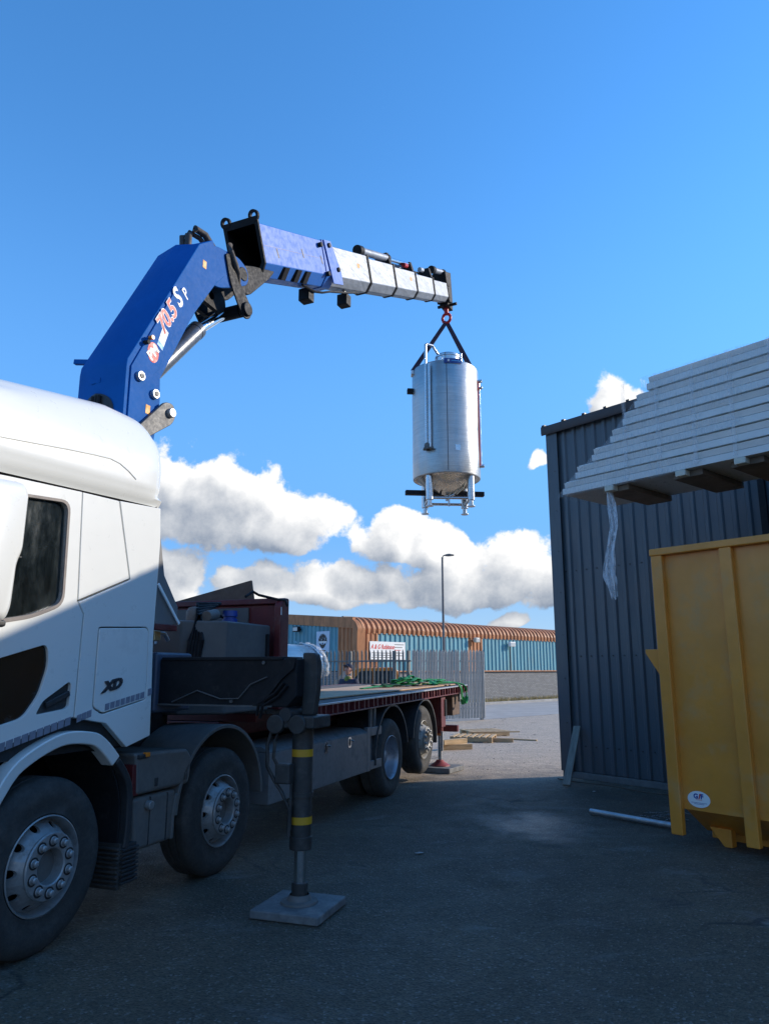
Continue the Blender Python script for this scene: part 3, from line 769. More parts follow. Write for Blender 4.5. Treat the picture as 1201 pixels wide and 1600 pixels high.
# x runs to the sign's right as one faces it
MB().box(-.95, .0, -.02, .02, 2.46, 3.46).build('board', mat('pale_blue_board', (.55, .66, .78), .5, var=.03), ts, ts_m, bevel=.004)
eb2 = MB(); lob = []
for i in range(60):
    t = -.25 + (math.pi + .5) * i / 59; rr = .315 + .03 * math.sin(i * 2.1) + .012 * math.sin(i * 5.3); lob.append((-.475 + rr * math.cos(t), -.0245, 2.98 + rr * 1.12 * math.sin(t)))
eb2.add(lob + [(-.475, -.0245, 2.98)], [(i, i + 1, 60) for i in range(59)])
gp = MB()
for i in range(34):
    t = random.uniform(.1, 3.0); rr = random.uniform(.08, .27); x = -.475 + rr * math.cos(t); z = 2.99 + rr * 1.1 * math.sin(t); q = random.uniform(.008, .02)
    gp.add([(x + q * math.cos(k * 1.57 + .4), -.0262, z + q * .7 * math.sin(k * 1.57 + .4)) for k in range(4)], [(0, 1, 2, 3)])
gp.build('emblem_gaps', MATS['pale_blue_board'], ts, ts_m, fix=False)
eb2.build('emblem_crown', blackpr, ts, ts_m, fix=False)
MB().box(-.51, -.44, -.026, -.02, 2.72, 3.1).build('emblem_trunk', blackpr, ts, ts_m)
MB().prism([(-.72, 2.86), (-.60, 2.70), (-.475, 2.64), (-.35, 2.70), (-.23, 2.86), (-.30, 2.90), (-.475, 2.78), (-.65, 2.90)], -.0255, -.02).build('emblem_roots', blackpr, ts, ts_m)
MB().box(-.78, -.17, -.0265, -.02, 2.92, 2.99).build('emblem_line', whitep, ts, ts_m)
MB().box(-.70, -.25, -.0245, -.02, 2.52, 2.57).build('print_line', blackpr, ts, ts_m)


def floodlight(loc, rz, label, m, w=.42):
    e = empty('floodlight', loc, rz, None, label, 'lamp'); f = wmat(e)
    MB().box(-w / 2, w / 2, -.30, -.12, -.13, .13).build('housing', m, e, f, bevel=.03)
    MB().box(-w / 2 + .04, w / 2 - .04, -.307, -.295, -.09, .09).build('lens', lampglass, e, f, bevel=.004)
    MB().box(-.06, .06, -.14, .03, -.05, .05).build('bracket', m, e, f, bevel=.01)


floodlight(tuple(FFm @ Vector((-.07, 4.19, 3.62))), R(-45), 'dark floodlight fixed high on the shaded end wall', black)
floodlight(tuple(FFm @ Vector((11.55, -.06, 3.05))), R(45), 'white boxy floodlight on the teal wall beyond the gate', whitep, .5)
floodlight(tuple(FFm @ Vector((8.37, -.07, 3.2))), R(45), 'cream bulkhead light on the rust brown pilaster', foam, .36)
MB().tube(tuple(FFm @ Vector((11.62, -.1, 1.62))), tuple(FFm @ Vector((11.62, -.1, 2.9))), .03, n=8).build('conduit', greyp, far, Matrix.Identity(4))

# ---------------------------------------------------------------- palisade fence
pale_me = None


def pale_mesh(h, w, name):
    b = MB(); prof = [(-w / 2, .006), (-w * .28, -.012), (-w * .1, .004), (w * .1, .004), (w * .28, -.012), (w / 2, .006)]
    v = []; f = []; n_ = len(prof)
    tops = [h - .10, h - .035, h, h, h - .035, h - .10]
    for (x, y), t in zip(prof, tops): v += [(x, y - .004, .06), (x, y - .004, t)]
    for (x, y), t in zip(prof, tops): v += [(x, y + .004, .06), (x, y + .004, t)]
    for i in range(n_ - 1):
        f.append((2 * i, 2 * i + 2, 2 * i + 3, 2 * i + 1)); a = 2 * n_ + 2 * i; f.append((a, a + 1, a + 3, a + 2))
        f.append((2 * i + 1, 2 * i + 3, a + 3, a + 1))
    f += [(0, 1, 2 * n_ + 1, 2 * n_), (2 * n_ - 2, 4 * n_ - 2, 4 * n_ - 1, 2 * n_ - 1)]
    me = bpy.data.meshes.new(name); me.from_pydata(v, [], f); return me


def palisade(p, q, h, pitch, m, name, label, posts, w=.07):
    p = Vector(p); q = Vector(q); L_ = (q - p).length; rz = math.atan2(q.y - p.y, q.x - p.x)
    e = empty(name, (p.x, p.y, 0), rz, None, label, 'fence' if 'fence' in name else 'gate'); f = wmat(e)
    me = pale_mesh(h, w, 'pale'); me.materials.append(m); n_ = int(L_ / pitch)
    for i in range(n_ + 1):
        o = bpy.data.objects.new('pale', me); col.objects.link(o); o.parent = e; o.location = (i * pitch + .03, -.035, random.uniform(-.008, .008)); o.rotation_euler = (0, R(random.uniform(-.4, .4)), 0)
    for z in (.38, h - .38): MB().box(0, L_, -.028, .022, z - .025, z + .025).build('rail', m, e, f, bevel=.004)
    for x in posts: MB().box(x - .05, x + .05, -.02, .09, 0, h - .04).build('post', m, e, f, bevel=.006)
    return e


pal_l = mat('bright_galvanised', (.42, .41, .38), .6, orand=.12, metal=.15, var=.12, vs=6, dirt=((.38, .36, .33), .35, 4))
pal_d = mat('weathered_galvanised', (.20, .20, .19), .6, metal=.2, var=.18, vs=6, dirt=((.24, .20, .15), .4, 4))
palisade((.95, 25.15), (3.40, 26.15), 2.34, .118, pal_l, 'palisade_gate', 'bright galvanised palisade gate leaf behind the end of the truck', (.05, 2.58), .102)
palisade((-5.6, 29.2), (.90, 25.3), 2.34, .165, pal_d, 'palisade_fence', 'weathered palisade fence with wider gaps in front of the orange van', (.1, 2.6, 5.1, 6.9, 7.45), .06)

# ---------------------------------------------------------------- street lamp
lp = empty('street_lamp', (2.60, 33.0, 0), 0, None, 'tall thin grey street lamp rising over the palisade gate', 'street lamp'); lpm = wmat(lp)
lam = mat('lamp_column_steel', (.16, .16, .165), .5, metal=.5, var=.1)
MB().tube((0, 0, 0), (0, 0, 1.2), .085, n=12).tube((0, 0, 1.2), (.0, 0, 6.62), .062, .045, 12).build('column', lam, lp, lpm, smooth=40)
MB().pipe([(0, 0, 6.55), (.02, -.01, 6.66), (.09, -.03, 6.70), (.16, -.05, 6.70)], .028).build('bracket_arm', lam, lp, lpm, smooth=40)
MB().loft([[(.12, -.13, 6.67), (.12, .05, 6.67), (.12, .05, 6.73), (.12, -.13, 6.73)], [(.28, -.2, 6.66), (.28, .08, 6.66), (.28, .08, 6.75), (.28, -.2, 6.75)], [(.52, -.18, 6.675), (.52, .0, 6.675), (.52, .0, 6.715), (.52, -.18, 6.715)]]).build('lantern', lam, lp, lpm, bevel=.012)
# ================================================================== SKIP
SK = (2.833, 7.82)
skip = empty('waste_skip', (*SK, 0), FA, None, 'tall ochre yellow roll-on steel skip with welded ribs', 'skip'); SF = wmat(skip)
ZT = 2.95; ZP = .345; SW = 2.35; SL = 6.2
MB().box(0.02, SL, .07, SW - .07, .345, .42).build('floor', ochre, skip, SF)
MB().box(.02, SL, .065, .085, .42, ZT - .02).build('side_plate', ochre, skip, SF)
MB().box(.02, SL, SW - .085, SW - .065, .42, ZT - .02).build('side_plate', ochre, skip, SF)
MB().box(.0, .025, .06, SW - .06, .36, ZT - .03).build('end_plate', ochre, skip, SF)
MB().box(SL - .02, SL, .06, SW - .06, .36, ZT - .03).build('end_plate', ochre, skip, SF)
xs = [0.0] + [.735 + .80 * i for i in range(7)]
for yy0, yy1, sgn in ((0.0, .075, -1), (SW - .075, SW, 1)):
    for i, x in enumerate(xs):
        MB().box(x, x + (.125 if i == 0 else .125), yy0, yy1, .10, ZT - .075).build('rib_post', ochre, skip, SF, bevel=.012)
for yy in (-.008, SW - .085):
    MB().box(-.012, SL, yy, yy + .10, ZT - .078, ZT).build('top_rail', ochre, skip, SF, bevel=.014)
MB().box(-.012, .09, .09, SW - .09, ZT - .078, ZT).build('top_rail', ochre, skip, SF, bevel=.014)
# sloping underside and skids
MB().prism([(.075, .345), (.09, .345), (.47, .11), (.455, .10)], .14, SL, 'x').build('under_slope', ochre, skip, SF)
for yy in (.62, 1.62): MB().box(.1, SL, yy, yy + .12, .0, .34).build('skid', ochre, skip, SF, bevel=.008)
MB().prism([(.24, .17), (.46, .17), (.46, .0), (.38, .0)], .30, .40).build('roller_foot', ochre, skip, SF, bevel=.01)
MB().prism([(.0, 1.90), (-.15, 1.90), (-.15, 1.86), (.0, 1.63)], .02, .06).build('tarpaulin_hook', ochre, skip, SF, bevel=.006)
st = MB(); st.add([(.285 + .115 * math.cos(t), .0635, .452 + .077 * math.sin(t)) for t in [2 * math.pi * i / 36 for i in range(36)]], [tuple(range(36))])
stk = st.build('sticker', whitep, skip, SF, fix=False)
SX = lambda x, z: SF @ Matrix.Translation((x, .0625, z)) @ Matrix.Rotation(R(90), 4, 'X')
text('sticker_lettering', 'G', .062, bluep, skip, SX(.256, .478), .0004, bold=.003)
text('sticker_lettering', 'I', .062, redp, skip, SX(.288, .478), .0006, bold=.003, shear=.3)
text('sticker_lettering', 'F', .062, bluep, skip, SX(.318, .478), .0004, bold=.003)
MB().box(.255, .318, .0622, .063, .446, .4495).build('sticker_print', redp, skip, SF)
MB().box(.205, .365, .0622, .063, .418, .4215).build('sticker_print', bluep, skip, SF)
MB().box(.235, .335, .0622, .063, .407, .4105).build('sticker_print', bluep, skip, SF)

# ================================================================== STACK OF ROOF PANELS, WRAPPED
PT = (2.25, 9.02)
PF = ff(*PT, 0)
ends = [-.02, .18, .43, .70, .88, 1.05, 1.22]
zs = 3.835; PHT = .166; PW = 1.06; PLEN = 7.4
ordn = ['lowest', 'second', 'third', 'fourth', 'fifth', 'sixth', 'topmost']
for i, x0 in enumerate(ends):
    z0 = zs + i * PHT * 1.03; b = MB(); x1 = x0 + PLEN - .9 * (i / 6)
    e = empty('roof_panel', tuple(PF @ Vector((x0, 0, z0))), FA, None,
              f'white insulated roof panel, {ordn[i]} layer of the wrapped stack overhanging the skip' if i not in (0, 6) else f'white insulated roof panel, {ordn[i]} layer of the stack in clear wrap', 'roof panel', 'wrapped stack of white roof panels')
    f = wmat(e); Lx = x1 - x0
    # two nested trapezoidal panels per layer
    MB().prism([(.0, 0), (.0, .074), (.012, .078), (PW - .03, .078), (PW, .07), (PW, 0)], 0, Lx, 'x').build('lower_sheet', panelw, e, f, bevel=.0015)
    MB().prism([(.006, .0805), (-.010, .140), (.034, .150), (.034, .163), (PW, .163), (PW, .083)], .035, Lx - .03, 'x').build('upper_sheet', panelw, e, f, bevel=.0015)
bear = mat('bearer_board', (.22, .17, .13), .85, var=.2)
rk = empty('storage_rack', tuple(PF @ Vector((3.6, 0, 0))), FA, None, 'steel rack of bearers carrying the wrapped roof panels', 'rack'); rf = PF
for i, x in enumerate((.50, 1.40, 2.05, 3.6, 5.2, 6.6)):
    MB().box(x, x + .34, .10, PW + .02, 3.765, 3.832).build('bearer', bear, rk, rf, bevel=.006)
    MB().box(x + .08, x + .20, -.01, .098, 3.765, 3.832).build('bearer_block', foam, rk, rf, bevel=.01)
for yy in (.30, .84): MB().box(2.9, 7.1, yy - .05, yy + .05, 3.63, 3.765).build('beam', black, rk, rf, bevel=.006)
for x in (4.1, 6.8):
    for yy in (.30, .84): MB().box(x - .05, x + .05, yy - .05, yy + .05, 0, 3.63).build('post', black, rk, rf, bevel=.006)
# the film round the stepped end, sagging between the layers
wf = MB(); rows = []; NX_ = 70; NZ_ = 46
rnd = random.Random(4)
def end_at(z):
    t = max(0, (z - zs) / (PHT * 1.03)); k = min(6, int(t)); a = ends[k]; b_ = ends[min(6, k + 1)]
    return a + (b_ - a) * min(1, t - k)
for jz in range(NZ_ + 1):
    z = zs - .03 + (PHT * 1.03 * 7 + .02) * jz / NZ_; row = []
    x0 = end_at(z) - .07
    for ix in range(NX_ + 1):
        s = ix / NX_
        if s < .12:                      # round the end
            t = s / .12; x = x0 + .0; y = .55 * (1 - t) - .02; x += .04 * (1 - t)
        else:
            t = (s - .12) / .88; x = x0 + t * (1.5 + .35 * math.sin(jz * .5)) ; y = -.028
        nn = mnoise.noise(Vector((x * 5, y * 5, z * 5))) * .010 + mnoise.noise(Vector((x * 14, 3, z * 9))) * .004
        row.append((x + nn, y - abs(nn) * .8, z + mnoise.noise(Vector((x * 7, 9, z * 7))) * .004 * (jz < NZ_ - 1)))
    rows.append(row)
wf.loft(rows, cap=False, closed=False)
# bunched tail hanging from the corner
filmo = wf.build('wrap_film', film, None, PF, smooth=80, fix=False); tag(filmo, 'clear plastic wrap round the stepped end of the panel stack', 'plastic film')
pts = [(.60, .05, 3.80), (.62, .06, 3.60), (.66, .03, 3.35), (.60, .0, 3.05), (.58, -.01, 2.75), (.62, .0, 2.50)]
tl = MB(); n_ = 18; secs = []
for k in range(41):
    t = k / 40 * (len(pts) - 1); i = min(int(t), len(pts) - 2); q = Vector(pts[i]).lerp(Vector(pts[i + 1]), t - i)
    w = (.085 - .03 * (k / 40)) * (1 - .75 * math.exp(-k / 3.)) + .05 * math.exp(-((k - 31) / 6.) ** 2); ring = []
    for a in range(n_):
        th_ = 2 * math.pi * a / n_; rr = w * (.55 + .42 * math.sin(5 * th_ + k * .16) * .6 + .12 * mnoise.noise(Vector((a * .9, k * .22, 0))))
        ring.append((q.x + rr * math.cos(th_), q.y + rr * math.sin(th_) * .5, q.z + .02 * math.sin(3 * th_)))
    secs.append(ring)
tl.loft(secs, cap=False)
o = tl.build('film_tail', filmt, filmo, None, smooth=70, fix=False)
o.data.transform(PF)
bt = MB()
for k in range(6):
    x = .9 + k * .42; bt.bar((x, -.022, zs + .02), (x + .03, -.03, zs + PHT * 7.1), .05, .002, (0, 1, 0))
o = bt.build('film_bands', film, filmo, None, fix=False); o.data.transform(PF)

# ---------------------------------------------------------------- things on the ground by the building
pl = MB().box(-.055, .055, -.018, .018, 0, 1.0)
o = pl.build('leaning_plank', oldwood, bevel=.004)
foot = Vector((2.66, 11.42, .03)); topq = BF @ Vector((.33, -.02, .80)); d = topq - foot
o.location = foot; o.data.transform(Matrix.Diagonal((1, 1, d.length, 1))); o.rotation_euler = d.to_track_quat('Z', 'Y').to_euler()
tag(o, 'weathered plank leaning on the corner of the clad building', 'plank')
o = MB().tube((2.45, 9.34, .045), (3.12, 8.50, .045), .032, n=16).build('scaffold_tube', galv, smooth=40); tag(o, 'grey metal tube lying on the tarmac beside the skip', 'tube')
for i in range(7):
    r_ = random.Random(i); a = r_.uniform(-.6, .1); x, y = 3.0 + r_.uniform(-.15, .2), 9.25 + r_.uniform(-.32, .30); L_ = r_.uniform(.25, .6)
    pts = [(x + t * L_ * math.cos(a), y + t * L_ * math.sin(a), .012 + .03 * math.sin(t * 3) * r_.random()) for t in [q / 8 for q in range(9)]]
    o = MB().pipe(pts, .004, 6, flat=(.018, .004)).build('offcut_strip', stain, smooth=60); tag(o, 'thin bright metal strip in the litter behind the grey tube', 'offcut', 'metal offcuts on the tarmac')
o = MB().pipe([(BF @ Vector((.1 + i * .12, -.28 - .05 * math.sin(i * .6) - i * .006, .012))) for i in range(26)], .008, 6).build('cable', mat('brown_cable', (.10, .08, .06), .7), smooth=60); tag(o, 'thin brown cable lying along the foot of the clad wall', 'cable')
# loose grit and scraps
gr = MB()
for i in range(2600):
    y = random.uniform(3.0, 24) if i % 3 else random.uniform(12, 20); x = random.uniform(-.45, .45) * (y + 3) + .8; q = random.uniform(.003, .009) * (1 + (y > 12) * .8); h = q * random.uniform(.5, 1)
    a = random.uniform(0, 6.28); vs4 = [(x + q * math.cos(a + k * 2.09), y + q * math.sin(a + k * 2.09), .001) for k in range(3)] + [(x, y, h)]
    gr.add(vs4, [(0, 1, 3), (1, 2, 3), (2, 0, 3)])
o = gr.build('grit', mat('pale_grit', (.22, .21, .20), .9, var=.35, vs=60), fix=False); tag(o, 'loose pale grit scattered on the tarmac', 'gravel', kind='stuff')
for i, (x, y, q) in enumerate(((.32, 7.45, .035), (2.95, 11.0, .022))):
    v = [(x + q * random.uniform(.5, 1.2) * math.cos(k * .9) * 1.4, y + q * random.uniform(.5, 1.2) * math.sin(k * .9), .006 + random.uniform(0, .012)) for k in range(7)]
    o = MB().add(v + [(x, y, .02)], [(k, (k + 1) % 7, 7) for k in range(7)]).build('litter_scrap', mat('grubby_paper', (.42, .41, .39), .9, var=.2, vs=20), fix=False)
    tag(o, ('pale crumpled scrap on the tarmac between truck and damp patch', 'small pale scrap near the foot of the leaning plank')[i], 'litter')

# ================================================================== THE TRUCK
truck = empty('crane_truck', tuple(TRUCK_O), TH, None, 'white flatbed truck with maroon deck parked beside the building', 'truck')
WR = .515


def wheel_steer(u, z, rim_m, r=WR, y_far=False):
    """front-type wheel: tyre, convex disc with ten hand holes, hub ring and nuts; outer face looks towards -y"""
    t = MB().lathe([(.285, .0 + .012), (.300, -.004), (.33, .002), (.38, -.012), (.44, -.012), (r - .028, .006), (r - .006, .03), (r, .045), (r, .09), (r - .008, .094), (r - .008, .104), (r, .108),
                    (r, .16), (r - .008, .164), (r - .008, .174), (r, .178), (r, .235), (r - .02, .27), (.44, .29), (.33, .285), (.285, .27)], axis='y', n=64)
    w = t.build('wheel', rubber, truck, None, smooth=30)
    w.location = (u, .012, z)
    MB().lathe([(.290, .003), (.292, -.006), (.284, -.010), (.278, .0), (.272, .03), (.262, .075)], axis='y', n=64).build('rim_flange', rim_m, w, smooth=40)
    # disc with real holes
    d = MB(); r0, y0, r1, y1 = .264, .070, .196, -.040; n_ = 10
    for k in range(n_):
        a0 = 2 * math.pi * k / n_; da = math.pi / n_
        rect = []
        for i in range(4): rect.append((-1 + i / 2., -1))
        for i in range(4): rect.append((1, -1 + i / 2.))
        for i in range(4): rect.append((1 - i / 2., 1))
        for i in range(4): rect.append((-1, 1 - i / 2.))

        def P(a, b_, dy=0):
            tt = (b_ + 1) / 2; rr = r0 + (r1 - r0) * tt; yy = y0 + (y1 - y0) * tt; an = a0 + a * da
            return (rr * math.cos(an), yy + dy, rr * math.sin(an))
        outer = [P(a, b_) for a, b_ in rect]; ell = []
        for a, b_ in rect:
            q = math.hypot(a, b_); ell.append((a / q * .34, b_ / q * .60 - .05))
        inner = [P(a, b_) for a, b_ in ell]; deep = [P(a, b_, .025) for a, b_ in ell]
        m_ = len(rect); fs_ = []
        for i in range(m_):
            j = (i + 1) % m_; fs_ += [(i, j, m_ + j, m_ + i), (m_ + i, m_ + j, 2 * m_ + j, 2 * m_ + i)]
        d.add(outer + inner + deep, fs_)
    d.lathe([(.196, -.040), (.192, -.046)], axis='y', n=60)
    d.build('wheel_disc', rim_m, w, smooth=35)
    MB().lathe([(.260, .10), (.0, .10)], axis='y', n=40).build('brake_drum', black, w)
    MB().lathe([(.195, -.044), (.197, -.056), (.190, -.064), (.178, -.066), (.112, -.066), (.104, -.060), (.100, -.035), (.098, .010)], axis='y', n=60).build('hub_ring', rim_m, w, smooth=35)
    MB().lathe([(.099, .008), (.07, .004), (.05, -.004), (.0, -.006)], axis='y', n=40).build('hub_cap', greyp, w, smooth=50)
    nut = MB().lathe([(.0255, -.062), (.0255, -.069), (.022, -.071), (.0195, -.070), (.0185, -.090), (.012, -.095), (.0, -.096)], axis='y', n=12)
    no = nut.build('wheel_nut', rimm, None, smooth=30); me = no.data; bpy.data.objects.remove(no)
    ro = MB().lathe([(.036, -.0665), (.036, -.0685), (.0, -.0686)], axis='y', n=16).build('nut_recess', blackpr, None, smooth=30); rme = ro.data; bpy.data.objects.remove(ro)
    for k in range(10):
        a = 2 * math.pi * (k + .5) / 10; loc = (.149 * math.cos(a), 0, .149 * math.sin(a))
        for nm, mm_ in (('wheel_nut', me), ('nut_recess', rme)):
            o = bpy.data.objects.new(nm, mm_); col.objects.link(o); o.parent = w; o.location = loc
    return w


def wheel_drive(u, z):
    r = WR
    t = MB().lathe([(.285, .015), (.300, -.002), (.33, .002), (.38, -.010), (.44, -.010), (r - .028, .006), (r - .006, .03), (r, .045), (r, .13), (r - .01, .135), (r - .01, .15), (r, .155), (r, .24), (r - .02, .27), (.44, .29), (.30, .285)], axis='y', n=64)
    w = t.build('wheel', rubber, truck, None, smooth=30); w.location = (u, .012, z)
    MB().lathe([(.290, .003), (.292, -.006), (.284, -.010), (.276, .0), (.262, .05), (.255, .12), (.225, .17), (.20, .18), (.12, .18), (.105, .16), (.10, .10), (.08, .085), (0, .08)], axis='y', n=64).build('deep_rim', rim_m2, w, smooth=35)
    t2 = MB().lathe([(.29, .33), (.44, .32), (r - .01, .35), (r, .38), (r, .56), (r - .02, .6), (.3, .6)], axis='y', n=48).build('inner_tyre', rubber, w, smooth=30)
    no = MB().lathe([(.02, .18), (.018, .155), (0, .15)], axis='y', n=8).build('wheel_nut', greyp, None, smooth=30); me = no.data; bpy.data.objects.remove(no)
    for k in range(10):
        a = 2 * math.pi * (k + .5) / 10; o = bpy.data.objects.new('wheel_nut', me); col.objects.link(o); o.parent = w; o.location = (.155 * math.cos(a), 0, .155 * math.sin(a))
    return w


rim_m2 = mat('drive_rim_paint', (.34, .36, .40), .4, metal=.5, var=.1, dirt=((.14, .13, .12), .4, 8))
w1 = wheel_steer(0.0, WR, rimm); w2 = wheel_steer(1.97, WR - .005, rimm); w3 = wheel_drive(6.2, WR - .01); w4 = wheel_steer(7.70, WR + .10, rimd)
for u, zz in ((0, WR), (1.97, WR), (6.2, WR - .01), (7.70, WR + .1)):            # far side
    t = MB().lathe([(.10, 2.48), (.28, 2.46), (.30, 2.49), (.44, 2.50), (WR - .01, 2.47), (WR, 2.45), (WR, 2.24), (.44, 2.2), (.2, 2.2)], axis='y', n=40)
    o = t.build('far_wheel', rubber, truck, None, smooth=30); o.location = (u, 0, zz)
    MB().tube((u, .25, zz), (u, 2.3, zz), .07, n=12).build('axle', black, truck)
# chassis
for v in (.82, 1.60): MB().box(-1.2, 9.9, v, v + .08, .72, 1.0).build('chassis_rail', black, truck, bevel=.01)
for u in (.9, 2.8, 4.2, 5.4, 8.4): MB().box(u, u + .12, .3, 2.2, .74, .96).build('cross_member', black, truck)
MB().tube((3.0, .62, .66), (4.9, .62, .66), .16, n=20).build('air_tank', black, truck, smooth=40)
MB().box(3.0, 10.2, .72, 1.78, 1.0, 1.16).build('subframe', maroon, truck, bevel=.01)

# ---- cab
cabin = mat('cab_inner_black', (.020, .020, .021), .7, var=.1)
cab = MB().box(-1.25, .885, .045, 2.455, 1.16, 1.92).box(-1.25, .885, .046, 2.454, 2.84, 2.95).box(.60, .884, .047, 2.453, 1.9, 2.86).box(-.02, .62, .048, .10, 1.9, 2.86).box(-1.24, .7, 2.38, 2.452, 1.9, 2.86).box(-1.25, -1.05, .049, 2.451, 1.9, 2.1).build('cab', cabin, truck)
seatm = mat('seat_fabric', (.06, .06, .065), .9, var=.2, vs=20)
MB().prism(rounded([(.22, 1.92), (.42, 1.92), (.52, 2.58), (.36, 2.60)], .05), .38, .92).build('seat_back', seatm, cab, bevel=.03)
MB().prism(rounded([(.38, 2.60), (.50, 2.60), (.54, 2.78), (.42, 2.80)], .03), .50, .80).build('head_rest', seatm, cab, bevel=.02)
wh = []
for i in range(27):
    t = 2 * math.pi * i / 24; wh.append((-.55 + .10 * math.sin(t), .65 + .22 * math.cos(t), 2.16 + .18 * math.sin(t)))
MB().pipe(wh, .016, 8).build('steering_wheel', blackp, cab, smooth=60)
MB().tube((-.75, .65, 1.95), (-.55, .65, 2.16), .03, n=10).build('steering_column', blackp, cab)
win = rounded([(-.96, 2.70), (-.075, 2.785), (-.055, 2.12), (-.30, 2.03), (-.62, 1.97), (-1.02, 1.93)], .07, 5)
kerbw = rounded([(-.72, 1.70), (-.14, 1.855), (-.115, 1.72), (-.17, 1.54), (-.275, 1.41), (-.44, 1.375), (-.72, 1.32)], .05, 4)
hand = rounded([(-.185, 1.42), (-.135, 1.50), (.07, 1.615), (.092, 1.60), (.088, 1.46), (.06, 1.445)], .022, 3)
door = panel('cab_door', [(-1.10, 2.76), (-1.0, 2.82), (-.5, 2.855), (.042, 2.888), (.082, 2.145), (.146, 2.062), (.136, 1.392), (-.2, 1.31), (-.55, 1.20), (-1.18, 1.05)], [win, kerbw, hand], -.002, .044, white, truck, .007)
quart = panel('quarter_panel', [(.052, 2.889), (.415, 2.905), (.585, 2.352), (.094, 2.152)], [], .0, .044, white, truck, .006)
hat = rounded([(.305, 1.985), (.815, 2.01), (.845, 1.985), (.865, 1.475), (.405, 1.392), (.305, 1.44)], .025, 3)
side = panel('side_panel', [(.425, 2.907), (.895, 2.945), (.918, 2.67), (.905, 1.92), (.925, 1.55), (.938, 1.21), (.68, 1.15), (.45, 1.33), (.30, 1.357), (.148, 1.385), (.158, 2.062), (.098, 2.140), (.597, 2.344)], [hat], -.001, .046, white, truck, .007)
hat_i = rounded([(.313, 1.977), (.810, 2.002), (.837, 1.978), (.857, 1.482), (.407, 1.402), (.313, 1.447)], .022, 3)
hatch = panel('locker_hatch', hat_i, [], -.004, .04, white, truck, .006)
MB().prism([(p[0], p[1]) for p in win], .026, .034).build('door_window', cabglass, truck)
panel('window_seal', rounded([(-.985, 2.72), (-.052, 2.808), (-.032, 2.105), (-.29, 2.005), (-.62, 1.945), (-1.045, 1.905)], .085, 5), [win], -.006, .03, mat('grey_seal', (.22, .19, .17), .6), truck, .003)
MB().prism(kerbw, .016, .03).build('kerb_window', darkglass, truck)
hb = MB().prism(hand, .022, .034).build('door_handle', blackp, truck)
MB().bar((-.10, .012, 1.46), (.085, .004, 1.53), .02, .035).build('handle_grip', blackp, hb, TF, bevel=.006) if False else MB().bar((-.10, .008, 1.475), (.085, .002, 1.545), .02, .036, (0, 0, 1)).build('handle_grip', blackp, hb, bevel=.006)
MB().box(.87, .932, .05, 2.45, 1.2, 2.93).build('cab_rear_wall', white, truck, bevel=.012)
MB().box(.8, .93, 2.4, 2.5, 1.2, 2.93).build('far_side_panel', white, truck, bevel=.01)
MB().box(-1.27, .87, 2.44, 2.5, 1.2, 2.93).build('far_side_panel', white, truck, bevel=.01)
MB().box(-1.33, -1.24, .02, 2.48, .5, 2.95).build('cab_front_panel', white, truck, bevel=.03)
MB().prism([(-1.30, 2.0), (-1.262, 2.0), (-1.262, 2.8), (-1.30, 2.78)], .2, 2.3).build('windscreen', darkglass, truck)
# reflective tape squares along the sill
def tape(u0, z0, u1, z1, n_, h):
    for i in range(n_):
        a = (i + .08) / n_; b_ = (i + .92) / n_
        P = lambda t: (u0 + (u1 - u0) * t, z0 + (z1 - z0) * t)
        (xa, za), (xb, zb) = P(a), P(b_)
        MB().prism([(xa, za), (xb, zb), (xb, zb + h), (xa, za + h)], -.0055, .0).build('reflective_tape', greystrip, truck)
tape(-.56, 1.20 - .005, .115, 1.345, 12, .05); tape(.165, 1.352, .30, 1.385, 3, .046); tape(.42, 1.415, .84, 1.49, 8, .045); tape(.875, 1.50, .925, 1.51, 1, .05)
text('model_badge', 'XD', .092, mat('badge_grey', (.10, .10, .11), .3, metal=.6), truck, TF @ Matrix.Translation((.475, -.008, 1.585)) @ Matrix.Rotation(R(-10), 4, 'Y') @ Matrix.Rotation(R(90), 4, 'X'), .005, shear=.35, bold=.006, xs=1.35)

# ---- roof fairing: grid lofted over the cab, with the raised crease
NU, NP = 64, 56
rows = []
def roofpt(u, t):
    """t 0..1 from the near drip rail over the top to the far one"""
    s = min(t, 1 - t) * 2                      # 0 at rail, 1 at the centre line
    rear = max(0, (u - .62) / .31); front = max(0, (-u - .9) / .4)
    top = 3.55 + .16 * min(1.06, max(-.6, (u + .7) / 1.0)) - .10 * rear ** 3 - .5 * front ** 2
    zr = 2.905 + .055 * (u - .05) + .0
    prof = [(0.0, .020, zr), (.035, -.012, zr + .055), (.075, -.026, zr + .115), (.11, -.031, zr + .16), (.26, -.020, zr + .33), (.40, .030, zr + .50), (.50, .11, top - .12), (.60, .23, top - .045), (.75, .50, top - .012), (1.0, 1.25, top)]
    for k in range(len(prof) - 1):
        a, b_ = prof[k], prof[k + 1]
        if s <= b_[0] + 1e-9:
            q = (s - a[0]) / (b_[0] - a[0])
            # catmull-rom for a smooth surface
            p0 = prof[max(k - 1, 0)]; p3 = prof[min(k + 2, len(prof) - 1)]
            def cr(i): return .5 * (2 * a[i] + (b_[i] - p0[i]) * q + (2 * p0[i] - 5 * a[i] + 4 * b_[i] - p3[i]) * q * q + (-p0[i] + 3 * a[i] - 3 * b_[i] + p3[i]) * q ** 3)
            y, z = (a[1] + (b_[1] - a[1]) * q, a[2] + (b_[2] - a[2]) * q) if k < 2 else (cr(1), cr(2)); break
    y += .10 * rear ** 4 * (1 if s > .05 else .3) * (1 - s)
    crease = 3.07 + .135 * (u + .66) if u < .3 else 3.20 - .42 * (u - .3)
    return (u, y if t <= .5 else 2.5 - y, z)
us = [-1.30 + 2.20 * (i / (NU - 10)) for i in range(NU - 9)]
